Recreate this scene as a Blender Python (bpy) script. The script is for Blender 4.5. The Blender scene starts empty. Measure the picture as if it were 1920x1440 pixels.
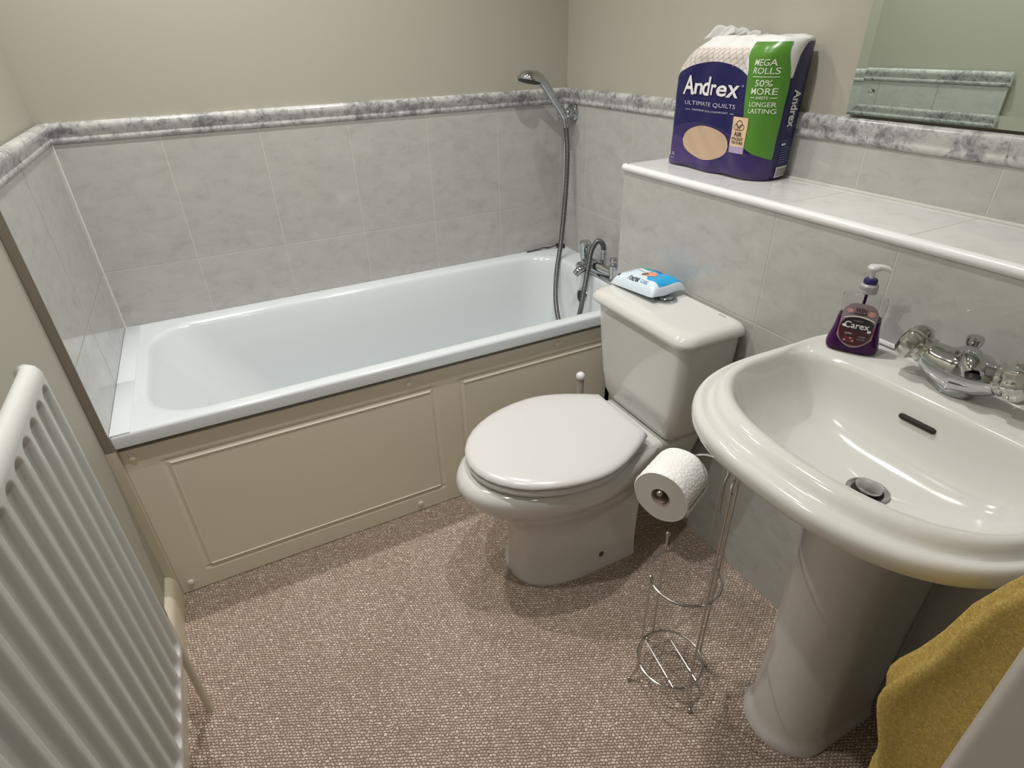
import bpy, bmesh, math, random
import numpy as np
from mathutils import Vector, Matrix
from mathutils.bvhtree import BVHTree

random.seed(7)
rng = np.random.RandomState(7)
C = bpy.context.scene.collection
PI = math.pi

# ------------------------------------------------------------------ room numbers (metres)
LX = 1.6856          # right wall tile face (left wall tile face is x = 0, back wall tile face y = 0)
XB = 1.4563          # face of the boxed-in ledge behind toilet and basin
YB = -0.7017         # bath front edge / start of the boxing
ZR = 0.5724          # bath rim
ZS = 1.0376          # top of the boxing ledge
ZT, ZT2 = 1.136, 1.190   # dado border
ZC = 2.40
YF = -2.08           # inner face of the doorway wall
YH = -3.3            # hall end

# ------------------------------------------------------------------ camera, world, lamps, exposure
cam_d = bpy.data.cameras.new('camera')
cam = bpy.data.objects.new('camera', cam_d)
C.objects.link(cam)
yaw, pitch, roll, FPX = 0.4582, -0.5404, -0.0293, 1088.17
fw = Vector((math.sin(yaw)*math.cos(pitch), math.cos(yaw)*math.cos(pitch), math.sin(pitch)))
rt = Vector((math.cos(yaw), -math.sin(yaw), 0))
up = rt.cross(fw)
r2 = rt*math.cos(roll) + up*math.sin(roll)
u2 = -rt*math.sin(roll) + up*math.cos(roll)
m = Matrix(((r2.x, u2.x, -fw.x, 0.3623), (r2.y, u2.y, -fw.y, -2.1356), (r2.z, u2.z, -fw.z, 1.3659), (0, 0, 0, 1)))
cam.matrix_world = m
cam_d.sensor_width = 36.0
cam_d.lens = 36.0*FPX/1920.0
cam_d.clip_start = 0.02
bpy.context.scene.camera = cam

w = bpy.data.worlds.new('world')
bpy.context.scene.world = w
w.use_nodes = True
w.node_tree.nodes['Background'].inputs[0].default_value = (0.9, 0.93, 1.0, 1)
w.node_tree.nodes['Background'].inputs[1].default_value = 0.02

def spot(name, loc, power, col=(1.0, 0.972, 0.925), size=135, rad=0.020, aim=(0, 0, -1)):
    d = bpy.data.lights.new(name, 'SPOT')
    d.energy = power; d.color = col; d.spot_size = math.radians(size); d.spot_blend = 1.0
    d.shadow_soft_size = rad
    o = bpy.data.objects.new(name, d); C.objects.link(o)
    o.location = loc
    o.rotation_euler = Vector(aim).to_track_quat('-Z', 'Y').to_euler()
    return o
LP = 37.0
spot('ceiling_lamp', (1.00, -0.40, ZC-0.03), LP*0.65)
spot('ceiling_lamp', (0.32, -0.40, ZC-0.03), LP*1.45)
spot('ceiling_lamp', (1.02, -1.14, ZC-0.03), LP*1.2)
spot('ceiling_lamp', (0.26, -1.30, ZC-0.03), LP*1.05)
spot('hall_fill', (0.35, -2.75, ZC-0.05), 12.0, size=160, rad=0.06)  # added fill from behind the camera, not a known hall fitting

vs = bpy.context.scene.view_settings
vs.view_transform = 'Standard'; vs.look = 'None'; vs.gamma = 1.0; vs.exposure = 0.0
vs.use_curve_mapping = False

# ------------------------------------------------------------------ materials
def mat(name, col, rough=0.5, metal=0.0, **kw):
    M = bpy.data.materials.new(name); M.use_nodes = True
    b = M.node_tree.nodes['Principled BSDF']
    b.inputs['Base Color'].default_value = (*col, 1)
    b.inputs['Roughness'].default_value = rough
    b.inputs['Metallic'].default_value = metal
    for k, v in kw.items():
        b.inputs[k.replace('_', ' ')].default_value = v
    return M

def N(M, t, **kw):
    n = M.node_tree.nodes.new(t)
    for k, v in kw.items(): setattr(n, k, v)
    return n
def Lk(M, a, b): M.node_tree.links.new(a, b)
def bsdf(M): return M.node_tree.nodes['Principled BSDF']
def coords(M, scale=(1, 1, 1), rot=(0, 0, 0)):
    g = N(M, 'ShaderNodeNewGeometry'); mp = N(M, 'ShaderNodeMapping')
    mp.inputs['Scale'].default_value = scale; mp.inputs['Rotation'].default_value = rot
    Lk(M, g.outputs['Position'], mp.inputs['Vector']); return mp.outputs['Vector']
def noise(M, vec, scale, detail=3, rough=0.5, dist=0.0):
    n = N(M, 'ShaderNodeTexNoise')
    n.inputs['Scale'].default_value = scale; n.inputs['Detail'].default_value = detail
    n.inputs['Roughness'].default_value = rough; n.inputs['Distortion'].default_value = dist
    Lk(M, vec, n.inputs['Vector']); return n.outputs['Fac']
def ramp(M, fac, stops):
    r = N(M, 'ShaderNodeValToRGB'); e = r.color_ramp.elements
    while len(e) < len(stops): e.new(0.5)
    for i, (p, c) in enumerate(stops):
        e[i].position = p; e[i].color = (*c, 1)
    Lk(M, fac, r.inputs['Fac']); return r.outputs['Color']
def bump(M, h, strength=0.2, dist=0.002):
    b = N(M, 'ShaderNodeBump'); b.inputs['Strength'].default_value = strength; b.inputs['Distance'].default_value = dist
    Lk(M, h, b.inputs['Height']); Lk(M, b.outputs['Normal'], bsdf(M).inputs['Normal'])

PAINT = mat('cream_wall_paint', (0.425, 0.405, 0.342), 0.75)
v = coords(PAINT); bump(PAINT, noise(PAINT, v, 350, 2), 0.10, 0.001)
CEIL = mat('ceiling_paint', (0.78, 0.77, 0.74), 0.8)

TILE = mat('marbled_grey_tile', (0.5, 0.5, 0.48), 0.08)
v = coords(TILE, (1.0, 1.0, 1.7))
f1 = noise(TILE, v, 15, 9, 0.72, 0.5)
Lk(TILE, ramp(TILE, f1, [(0.28, (0.385, 0.386, 0.368)), (0.46, (0.465, 0.465, 0.445)), (0.60, (0.49, 0.49, 0.47)), (0.74, (0.545, 0.545, 0.525))]), bsdf(TILE).inputs['Base Color'])
bump(TILE, noise(TILE, v, 14, 2), 0.05, 0.003)
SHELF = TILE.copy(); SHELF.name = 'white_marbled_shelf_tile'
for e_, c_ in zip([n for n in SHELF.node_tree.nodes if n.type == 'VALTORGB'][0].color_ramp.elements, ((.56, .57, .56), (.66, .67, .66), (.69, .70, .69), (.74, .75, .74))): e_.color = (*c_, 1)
GROUT = mat('pale_grout', (0.60, 0.592, 0.56), 0.8)
CORNER = mat('corner_grout', (0.66, 0.65, 0.61), 0.7)
GROUTD = mat('tile_edge_brown', (0.24, 0.21, 0.165), 0.7)

DADO = mat('grey_marble_border', (0.6, 0.6, 0.6), 0.2)
v = coords(DADO, (1, 1, 1), (0.5, 0.4, 0.7))
f1 = noise(DADO, v, 46, 8, 0.72, 0.7)
f2 = noise(DADO, v, 9, 3, 0.5)
mx = N(DADO, 'ShaderNodeMath', operation='MULTIPLY_ADD'); mx.inputs[1].default_value = 0.45
Lk(DADO, f2, mx.inputs[0]); Lk(DADO, f1, mx.inputs[2])
Lk(DADO, ramp(DADO, mx.outputs[0], [(0.58, (0.21, 0.215, 0.22)), (0.69, (0.39, 0.395, 0.395)), (0.77, (0.52, 0.52, 0.51)), (0.96, (0.61, 0.61, 0.59))]), bsdf(DADO).inputs['Base Color'])

WHITE_TRIM = mat('white_plastic_trim', (0.80, 0.81, 0.82), 0.2)
ACRYLIC = mat('white_bath_acrylic', (0.67, 0.712, 0.732), 0.16, Coat_Weight=0.3, Coat_Roughness=0.05)
CERAMIC = mat('white_ceramic', (0.66, 0.655, 0.635), 0.10, Coat_Weight=0.5, Coat_Roughness=0.03)
SEATM = mat('white_seat_plastic', (0.675, 0.66, 0.665), 0.22)
CHROME = mat('chrome', (0.53, 0.55, 0.56), 0.06, 1.0)
STEEL = mat('brushed_steel', (0.165, 0.168, 0.165), 0.36, 1.0)
WIRE = mat('chrome_wire', (0.56, 0.54, 0.52), 0.18, 1.0)
BLACK = mat('black_rubber', (0.02, 0.018, 0.016), 0.5)
DARK = mat('dark_hole', (0.012, 0.010, 0.007), 0.7)
PANEL = mat('cream_panel', (0.79, 0.735, 0.615), 0.42)
v = coords(PANEL); bump(PANEL, noise(PANEL, v, 420, 2), 0.06, 0.0008)
CAP = mat('cream_cap', (0.80, 0.77, 0.70), 0.35)
RADW = mat('white_radiator_enamel', (0.60, 0.61, 0.595), 0.30)
GLOSSW = mat('cream_gloss_paint', (0.66, 0.60, 0.49), 0.3)
LININGW = mat('door_lining_paint', (0.50, 0.47, 0.43), 0.3)
MIRROR = mat('mirror_glass', (0.70, 0.80, 0.735), 0.01, 1.0)
MIREDGE = mat('mirror_edge', (0.05, 0.08, 0.07), 0.2)
PAPER = mat('toilet_paper', (0.86, 0.86, 0.855), 0.95)
v = coords(PAPER)
vo = N(PAPER, 'ShaderNodeTexVoronoi'); vo.inputs['Scale'].default_value = 160; Lk(PAPER, v, vo.inputs['Vector'])
bump(PAPER, vo.outputs['Distance'], 0.6, 0.002)
CARD = mat('cardboard_core', (0.42, 0.33, 0.30), 0.9)
PAPERFACE = mat('paper_roll_end', (0.66, 0.645, 0.61), 0.95)

TOWEL = mat('mustard_towelling', (0.5, 0.3, 0.05), 0.95, Sheen_Weight=0.15, Sheen_Roughness=0.5)
v = coords(TOWEL)
f1 = noise(TOWEL, v, 230, 5, 0.75, 1.5)
Lk(TOWEL, ramp(TOWEL, f1, [(0.3, (0.58, 0.35, 0.045)), (0.55, (0.88, 0.62, 0.13)), (0.75, (0.95, 0.78, 0.27))]), bsdf(TOWEL).inputs['Base Color'])
bump(TOWEL, f1, 1.0, 0.006)

CARPET = mat('loop_pile_carpet', (0.4, 0.33, 0.28), 0.95)
v = coords(CARPET, (1, 1, 1), (0, 0, 0.45))
nz = N(CARPET, 'ShaderNodeTexNoise'); nz.inputs['Scale'].default_value = 105; nz.inputs['Detail'].default_value = 2; Lk(CARPET, v, nz.inputs['Vector'])
wob = N(CARPET, 'ShaderNodeVectorMath', operation='MULTIPLY_ADD'); wob.inputs[1].default_value = (0.013, 0.0088, 0.0)
Lk(CARPET, nz.outputs['Color'], wob.inputs[0]); Lk(CARPET, v, wob.inputs[2])
bk = N(CARPET, 'ShaderNodeTexBrick'); bk.offset = 0.5
for k_, v_ in (('Scale', 1.0), ('Brick Width', 0.0086), ('Row Height', 0.0066), ('Mortar Size', 0.0019), ('Mortar Smooth', 1.0), ('Bias', 0.0)): bk.inputs[k_].default_value = v_
bk.inputs['Color1'].default_value = (0, 0, 0, 1); bk.inputs['Color2'].default_value = (1, 1, 1, 1); bk.inputs['Mortar'].default_value = (0.4, 0.4, 0.4, 1)
Lk(CARPET, wob.outputs[0], bk.inputs['Vector'])
inv = N(CARPET, 'ShaderNodeMath', operation='SUBTRACT'); inv.inputs[0].default_value = 1.0
Lk(CARPET, bk.outputs['Fac'], inv.inputs[1])
shade = ramp(CARPET, inv.outputs[0], [(0.0, (0.36, 0.31, 0.27)), (0.4, (0.82, 0.80, 0.78)), (0.8, (1.0, 1.0, 1.0))])
sep = N(CARPET, 'ShaderNodeSeparateColor'); Lk(CARPET, bk.outputs['Color'], sep.inputs[0])
tint = ramp(CARPET, sep.outputs[0], [(0.0, (0.49, 0.38, 0.31)), (0.4, (0.61, 0.49, 0.41)), (0.75, (0.71, 0.59, 0.505)), (1.0, (0.85, 0.75, 0.665))])
big = noise(CARPET, v, 5, 3)
tint2 = ramp(CARPET, big, [(0.3, (0.92, 0.90, 0.88)), (0.7, (1.0, 1.0, 1.0))])
m1 = N(CARPET, 'ShaderNodeMix', data_type='RGBA', blend_type='MULTIPLY'); m1.inputs[0].default_value = 1.0
Lk(CARPET, tint, m1.inputs[6]); Lk(CARPET, shade, m1.inputs[7])
m2 = N(CARPET, 'ShaderNodeMix', data_type='RGBA', blend_type='MULTIPLY'); m2.inputs[0].default_value = 1.0
Lk(CARPET, m1.outputs[2], m2.inputs[6]); Lk(CARPET, tint2, m2.inputs[7])
Lk(CARPET, m2.outputs[2], bsdf(CARPET).inputs['Base Color'])
bump(CARPET, inv.outputs[0], 0.7, 0.005)

# packaging inks
INK = {}
def ink(name, col, rough=0.3):
    if name not in INK: INK[name] = mat(name, col, rough)
    return INK[name]
NAVY = ink('ink_navy', (0.011, 0.009, 0.085), 0.28)
PURPLE = ink('ink_purple', (0.038, 0.022, 0.115), 0.3)
PURPLE2 = ink('ink_purple_light', (0.065, 0.036, 0.165), 0.3)
GREEN = ink('ink_green', (0.085, 0.245, 0.030), 0.3)
INKW = ink('ink_white', (0.80, 0.80, 0.79), 0.4)
INKG = ink('ink_pale_green', (0.70, 0.80, 0.62), 0.4)
BEIGE = ink('ink_beige', (0.72, 0.53, 0.33), 0.4)
LILAC = ink('ink_lilac', (0.42, 0.33, 0.52), 0.4)
INKD = ink('ink_dark', (0.05, 0.03, 0.04), 0.4)
CREAM = ink('ink_cream', (0.55, 0.40, 0.27), 0.5)
PINK = ink('ink_pink_grey', (0.72, 0.66, 0.62), 0.35)
GREYL = ink('ink_grey_line', (0.45, 0.43, 0.41), 0.4)
FILM = mat('white_film', (0.76, 0.76, 0.75), 0.22)
CYAN = ink('ink_cyan', (0.02, 0.36, 0.72), 0.25)
LBLUE = ink('ink_pale_blue', (0.53, 0.70, 0.84), 0.25)
BLUE = ink('ink_blue', (0.03, 0.10, 0.40), 0.3)
TEAL = ink('ink_teal', (0.03, 0.28, 0.25), 0.3)
BLK = ink('ink_black', (0.01, 0.01, 0.02), 0.35)
ORANGE = ink('ink_salmon', (0.75, 0.32, 0.17), 0.4)
REDI = ink('ink_red', (0.055, 0.008, 0.012), 0.35)

CLEAR = mat('clear_plastic', (0.95, 0.94, 0.945), 0.04, Transmission_Weight=1.0, IOR=1.18)
LIQ = mat('purple_soap', (0.055, 0.002, 0.075), 0.15, Transmission_Weight=0.25, IOR=1.33)
LABELF = mat('grey_label_film', (0.27, 0.215, 0.235), 0.3)
ACRY = mat('clear_acrylic_knob', (0.52, 0.51, 0.49), 0.08, 0.9)
NAVYP = mat('navy_plastic', (0.02, 0.015, 0.10), 0.35)

# ------------------------------------------------------------------ mesh helpers
ORG = {}
def thing(name, loc, label, cat, group=None):
    o = bpy.data.objects.new(name, None); C.objects.link(o)
    o.location = loc; o.empty_display_size = 0.05
    ORG[o.name] = np.array(loc, float)
    tag(o, label, cat, group); return o
def tag(o, label, cat, group=None):
    o['label'] = label; o['category'] = cat
    if group: o['group'] = group
    return o
def mobj(name, verts, faces, mats, parent=None, origin=None, smooth=True, angle=35, fm=None, kind=None, label=None):
    verts = np.array(verts, float)
    if parent is not None: org = ORG[parent.name]
    else: org = np.array(origin if origin is not None else (0, 0, 0), float)
    me = bpy.data.meshes.new(name)
    me.from_pydata([tuple(p) for p in (verts-org)], [], [tuple(int(i) for i in f) for f in faces])
    if not isinstance(mats, (list, tuple)): mats = [mats]
    for M in mats: me.materials.append(M)
    if fm is not None: me.polygons.foreach_set('material_index', list(fm))
    me.validate()
    bm = bmesh.new(); bm.from_mesh(me)
    bmesh.ops.recalc_face_normals(bm, faces=bm.faces); bm.to_mesh(me); bm.free()
    if smooth:
        me.polygons.foreach_set('use_smooth', [True]*len(me.polygons))
        me.set_sharp_from_angle(angle=math.radians(angle))
    o = bpy.data.objects.new(name, me); C.objects.link(o)
    if parent is not None: o.parent = parent
    else: o.location = org
    ORG[o.name] = org
    if kind: o['kind'] = kind
    if label: o['label'] = label
    return o

class G:
    """geometry bag: several closed pieces that make one part"""
    def __init__(s): s.v = []; s.f = []; s.m = []
    def add(s, v, f, mi=0):
        b = len(s.v); s.v.extend([tuple(p) for p in v]); s.f.extend([tuple(i+b for i in q) for q in f]); s.m.extend([mi]*len(f)); return s
    def obj(s, name, mats, parent=None, **kw):
        return mobj(name, s.v, s.f, mats, parent, fm=s.m if isinstance(mats, (list, tuple)) else None, **kw)

def loft(rings, cap0=True, cap1=True, closed=True):
    n = len(rings[0]); v = []; f = []
    for r in rings: v.extend([tuple(p) for p in r])
    for i in range(len(rings)-1):
        for j in range(n if closed else n-1):
            a = i*n+j; b = i*n+(j+1) % n
            f.append((a, b, b+n, a+n))
    def cap(k):
        c = np.mean(np.array(rings[k]), axis=0); ci = len(v); v.append(tuple(c))
        for j in range(n): f.append((k*n+j, k*n+(j+1) % n, ci))
    if cap0: cap(0)
    if cap1: cap(len(rings)-1)
    return v, f
def grid(fn, us, vs_):
    v = [tuple(fn(a, b)) for b in vs_ for a in us]; n = len(us)
    f = [(j*n+i, j*n+i+1, (j+1)*n+i+1, (j+1)*n+i) for j in range(len(vs_)-1) for i in range(n-1)]
    return v, f
def spline(pts, sub=8, closed=False):
    P = np.array(pts, float); n = len(P); out = []
    rngi = range(n) if closed else range(n-1)
    for i in rngi:
        if closed: p0, p1, p2, p3 = P[(i-1) % n], P[i], P[(i+1) % n], P[(i+2) % n]
        else: p0, p1, p2, p3 = P[max(i-1, 0)], P[i], P[i+1], P[min(i+2, n-1)]
        for k in range(sub):
            t = k/sub
            out.append(0.5*((2*p1)+(-p0+p2)*t+(2*p0-5*p1+4*p2-p3)*t*t+(-p0+3*p1-3*p2+p3)*t**3))
    if not closed: out.append(P[-1])
    return np.array(out)
def tube(pts, r, n=10, closed=False):
    P = np.array(pts, float); k = len(P)
    R = np.full(k, r) if np.isscalar(r) else np.array(r)
    T = np.array([(P[(i+1) % k]-P[(i-1) % k]) if closed else (P[min(i+1, k-1)]-P[max(i-1, 0)]) for i in range(k)])
    T /= np.linalg.norm(T, axis=1)[:, None]
    a = np.array((0, 0, 1.)) if abs(T[0][2]) < 0.9 else np.array((1., 0, 0))
    u = np.cross(T[0], a); u /= np.linalg.norm(u); rings = []
    for i in range(k):
        u = u-T[i]*np.dot(u, T[i]); u /= np.linalg.norm(u); w_ = np.cross(T[i], u)
        rings.append([P[i]+R[i]*(math.cos(t)*u+math.sin(t)*w_) for t in np.linspace(0, 2*PI, n, endpoint=False)])
    if closed:
        v, f = loft(rings, False, False); m_ = (k-1)*n
        f += [(m_+j, m_+(j+1) % n, (j+1) % n, j) for j in range(n)]
        return v, f
    return loft(rings)
def frame(axis):
    z = np.array(axis, float); z /= np.linalg.norm(z)
    a = np.array((0, 0, 1.)) if abs(z[2]) < 0.95 else np.array((1., 0, 0))
    x = np.cross(a, z); x /= np.linalg.norm(x); return x, np.cross(z, x), z
def lathe(prof, c, axis=(0, 0, 1), n=32, sx=1.0, sy=1.0):
    x, y, z = frame(axis); c = np.array(c, float)
    rings = [[c+z*h+max(r, 1e-5)*(sx*math.cos(t)*x+sy*math.sin(t)*y) for t in np.linspace(0, 2*PI, n, endpoint=False)] for r, h in prof]
    return loft(rings)
def ball(c, r, n=16, sz=1.0):
    return lathe([(r*math.sin(t), -r*sz*math.cos(t)) for t in np.linspace(0.05, PI-0.05, n//2+1)], c, n=n)
def box(x0, x1, y0, y1, z0, z1, bev=0.0, seg=2):
    bm = bmesh.new(); bmesh.ops.create_cube(bm, size=1)
    for q in bm.verts: q.co = Vector(((x0+x1)/2+q.co.x*(x1-x0), (y0+y1)/2+q.co.y*(y1-y0), (z0+z1)/2+q.co.z*(z1-z0)))
    if bev: bmesh.ops.bevel(bm, geom=bm.edges[:], offset=bev, segments=seg, profile=0.5, affect='EDGES')
    bm.verts.ensure_lookup_table(); bm.verts.index_update()
    v = [tuple(q.co) for q in bm.verts]; f = [tuple(q.index for q in p.verts) for p in bm.faces]; bm.free(); return v, f
def rrect(x0, x1, y0, y1, r, z, nc=8, ns=6):
    """rounded rectangle ring, fixed point count"""
    if np.isscalar(r): r = [r]*4
    pts = []
    cs = [(x1-r[0], y1-r[0], 0, r[0]), (x0+r[1], y1-r[1], 90, r[1]), (x0+r[2], y0+r[2], 180, r[2]), (x1-r[3], y0+r[3], 270, r[3])]
    for k in range(4):
        cx, cy, a, rr = cs[k]
        arc = [(cx+rr*math.cos(math.radians(a+t)), cy+rr*math.sin(math.radians(a+t))) for t in np.linspace(0, 90, nc)]
        pts += arc
        nx = cs[(k+1) % 4]; e = (nx[0]+nx[3]*math.cos(math.radians(nx[2])), nx[1]+nx[3]*math.sin(math.radians(nx[2])))
        s = arc[-1]
        pts += [(s[0]+(e[0]-s[0])*t, s[1]+(e[1]-s[1])*t) for t in np.linspace(0, 1, ns+2)[1:-1]]
    return [(p[0], p[1], z) for p in pts]
def extrude_profile(prof, p0, p1, out, caps=True):
    """prof: (distance out, height) polygon swept from p0 to p1"""
    p0 = np.array(p0, float); p1 = np.array(p1, float); o = np.array(out, float)
    rings = [[p+o*d+np.array((0, 0, h)) for d, h in prof] for p in (p0, p1)]
    return loft(rings, caps, caps)
def text2d(s, size=1.0, bold=0.0, shear=0.0, spacing=1.0):
    cu = bpy.data.curves.new('t', 'FONT'); cu.body = s; cu.size = size; cu.offset = bold*size; cu.shear = shear
    cu.space_character = spacing; cu.align_x = 'CENTER'; cu.align_y = 'CENTER'; cu.resolution_u = 3
    o = bpy.data.objects.new('t', cu); C.objects.link(o)
    dg = bpy.context.evaluated_depsgraph_get(); dg.update()
    me = o.evaluated_get(dg).to_mesh()
    v = np.array([q.co[:2] for q in me.vertices]); f = [tuple(p.vertices) for p in me.polygons]
    o.evaluated_get(dg).to_mesh_clear()
    bpy.data.objects.remove(o); bpy.data.curves.remove(cu)
    if len(v):
        v = v-(v.max(0)+v.min(0))/2
    return v, f
def fit_text(s, wd, ht, **kw):
    """text scaled to an exact width x height"""
    v, f = text2d(s, 1.0, **kw)
    e = v.max(0)-v.min(0)
    return v*np.array((wd/e[0], ht/e[1])), f

def tiles(name, o, ud, vd, nd, ub, vb, gap=0.0024, th=0.0006, back=0.008, cols=None, parent=None, grout=GROUT, skip=(), mt=None):
    """tile field: bevelled raised tiles on a grout bed, one mesh"""
    o, ud, vd, nd = [np.array(a, float) for a in (o, ud, vd, nd)]
    g = G()
    def P(a, b, d): return o+ud*a+vd*b+nd*d
    U0, U1, V0, V1 = ub[0], ub[-1], vb[0], vb[-1]
    g.add([P(a, b, d) for d in (-back, -th) for a, b in ((U0, V0), (U1, V0), (U1, V1), (U0, V1))],
          [(0, 1, 2, 3), (4, 5, 6, 7), (0, 1, 5, 4), (1, 2, 6, 5), (2, 3, 7, 6), (3, 0, 4, 7)], 1)
    h = gap/2; c = 0.0009
    for i in range(len(ub)-1):
        for j in range(len(vb)-1):
            a0, a1, b0, b1 = ub[i]+h, ub[i+1]-h, vb[j]+h, vb[j+1]-h
            if a1-a0 < 0.002 or b1-b0 < 0.002: continue
            v_ = [P(a, b, -th) for a, b in ((a0, b0), (a1, b0), (a1, b1), (a0, b1))] + [P(a, b, -th*0.3) for a, b in ((a0, b0), (a1, b0), (a1, b1), (a0, b1))] \
                + [P(a, b, 0) for a, b in ((a0+c, b0+c), (a1-c, b0+c), (a1-c, b1-c), (a0+c, b1-c))]
            q = [(8, 9, 10, 11)]
            for k in range(4):
                l = (k+1) % 4; q += [(k, l, 4+l, 4+k), (4+k, 4+l, 8+l, 8+k)]
            g.add(v_, q, 0)
    return g.obj(name, [mt or TILE, grout], parent, angle=20, smooth=False, kind='structure')

# ------------------------------------------------------------------ the room shell
def slab(name, x0, x1, y0, y1, z0, z1, M, parent=None):
    v, f = box(x0, x1, y0, y1, z0, z1)
    return mobj(name, v, f, M, parent, smooth=False, kind='structure')
slab('floor', -0.15, 2.6, YH, 0.15, -0.08, 0.0, CARPET)
slab('ceiling', -0.15, 2.6, YH, 0.15, ZC, ZC+0.08, CEIL)
wb = slab('wall_back', -0.15, 1.85, 0.010, 0.15, 0, ZC, PAINT)
wl = slab('wall_left', -0.15, -0.020, YH, 0.010, 0, ZC, PAINT)
wr = slab('wall_right', LX+0.010, 1.85, YF, 0.010, 0, ZC, PAINT)
wf = slab('wall_front', 0.79, 2.6, YF-0.13, YF, 0, ZC, PAINT)
wh = slab('wall_hall', -0.15, 2.6, YH-0.1, YH, 0, ZC, PAINT)
wk = slab('wall_hall_right', 2.5, 2.6, YH, YF-0.13, 0, ZC, PAINT)
v, f = box(0.768, 0.79, YF-0.14, YF+0.008, 0, 2.05, 0.009, 4)
mobj('trim_1', v, f, LININGW, kind='structure', angle=60)
v, f = box(0.79, 0.85, YF, YF+0.012, 0, 2.11, 0.004, 2)
mobj('trim_2', v, f, LININGW, kind='structure', angle=60)

ubk = [0, .2724, .5506, .8306, 1.1058, 1.3845, 1.6617, LX]
tiles('tiling', (0, 0, 0), (1, 0, 0), (0, 0, 1), (0, -1, 0), ubk, [0.50, .7613, ZT], parent=wb)
tiles('tiling', (0, 0, 0), (0, -1, 0), (0, 0, 1), (1, 0, 0), [0, 0.145, 0.4227, 0.700], [0.53, .7613, ZT], back=0.019, parent=wl, grout=GROUTD)
tiles('tiling', (LX, 0, 0), (0, -1, 0), (0, 0, 1), (-1, 0, 0), [0, .155, .4327, .7104, .988, 1.2657, 1.5434, 1.82, 2.078], [0.50, .7613, ZT], parent=wr)

v, f = box(-0.021, 0.0005, -0.70, -0.40, 0.0, 0.53)
mobj('side_batten', v, f, GLOSSW, wl, smooth=False, kind='structure')
for k_, nm in ((7, 0.0015), (8, LX-0.0015)):
    mobj('trim_%d' % k_, *tube([(nm, -0.0015, ZR+0.001), (nm, -0.0015, ZT+0.002)], 0.0032, 8), CORNER, kind='structure')
# boxed-in ledge
box_root = slab('wall_boxing', XB+0.008, LX-0.001, YF, YB-0.008, 0, ZS-0.006, PAINT)
yb = -YB
tiles('front_tiling', (XB, 0, 0), (0, -1, 0), (0, 0, 1), (-1, 0, 0), [yb, 1.2549, 1.5323, 1.8097, 2.079], [0, .376, .752, ZS-0.018], parent=box_root)
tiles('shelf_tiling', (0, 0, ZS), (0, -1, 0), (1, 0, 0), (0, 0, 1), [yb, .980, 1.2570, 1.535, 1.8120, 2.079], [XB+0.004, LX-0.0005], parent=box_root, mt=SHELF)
tiles('end_tiling', (0, YB, 0), (1, 0, 0), (0, 0, 1), (0, 1, 0), [XB+0.002, LX-0.0005], [0.5, .752, ZS-0.018], parent=box_root)
prof = [(0.010*math.cos(t)-0.002, 0.0105*math.sin(t)) for t in np.linspace(-PI/2, PI/2, 10)] + [(-0.008, 0.0105), (-0.008, -0.0105)]
g = G()
g.add(*extrude_profile(prof, (XB+0.002, YB+0.006, ZS-0.0095), (XB+0.002, YF, ZS-0.0095), (-1, 0, 0)))
g.add(*extrude_profile(prof, (XB+0.002, YB-0.002, ZS-0.0095), (LX-0.001, YB-0.002, ZS-0.0095), (0, 1, 0)))
nosing = g.obj('edge_trim', WHITE_TRIM, box_root, kind='structure', label='glossy white rounded edging along the tiled ledge')
# sealant bead where the ledge meets the wall
g = G(); g.add(*tube([(LX-0.001, YB, ZS+0.001), (LX-0.001, YF, ZS+0.001)], 0.0045, 8))
g.obj('sealant', GROUT, box_root, kind='structure')

# marble dado border, one trim per wall, butted lengths with fine joints
dprof = [(-0.012, 0), (0.003, 0), (0.010, 0.004), (0.0125, 0.009), (0.010, 0.014), (0.0075, 0.0165), (0.009, 0.021), (0.0150, 0.028), (0.0195, 0.036), (0.0200, 0.042), (0.0170, 0.048), (0.010, 0.0525), (0.0, 0.054), (-0.012, 0.054)]
DP = [(d_*0.52 if d_ > 0 else d_, h_) for d_, h_ in dprof]
def dado(name, p0, p1, out, cuts):
    p0 = np.array(p0, float); p1 = np.array(p1, float); g = G(); e = 0.0007; L = np.linalg.norm(p1-p0)
    cs = [0]+[c for c in cuts if 0.01 < c < L-0.005]+[L]
    for a, b in zip(cs[:-1], cs[1:]):
        d = (p1-p0)/L
        g.add(*extrude_profile(DP, p0+d*(a+e), p0+d*(b-e), out))
    g.add(*extrude_profile([(d_*0.93 if d_ > 0 else d_+0.0005, 0.0006+h_*0.98) for d_, h_ in DP], p0, p1, out), 1)
    g.obj(name, [DADO, GROUT], kind='structure', angle=50)
dado('trim_3', (0, 0, ZT), (LX, 0, ZT), (0, -1, 0), ubk[1:-1])
dado('trim_4', (0, -0.002, ZT), (0, -0.70, ZT), (1, 0, 0), [.145, .4227])
dado('trim_5', (LX, 0, ZT), (LX, YF, ZT), (-1, 0, 0), [.155, .4327, .7104, .988, 1.2657, 1.5434, 1.82])

# skirting on the left wall, from the bath panel to the doorway
sp = [(-0.022, 0), (0.0, 0), (0.0, 0.082), (-0.004, 0.092), (-0.010, 0.100), (-0.022, 0.104)]
g = G(); g.add(*extrude_profile(sp, (0.001, -0.702, 0), (0.001, YH+0.01, 0), (1, 0, 0)))
g.obj('baseboard_left', GLOSSW, kind='structure')

# white tiled strip between left wall and bath
g = G()
g.add(*box(0.0005, 0.045, -0.415, -0.0005, ZR-0.03, ZR+0.0015, 0.0015, 2)); g.add(*box(0.0005, 0.045, -0.697, -0.417, ZR-0.03, ZR+0.0015, 0.0015, 2))
g.obj('trim_6', ACRYLIC, kind='structure')

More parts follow.
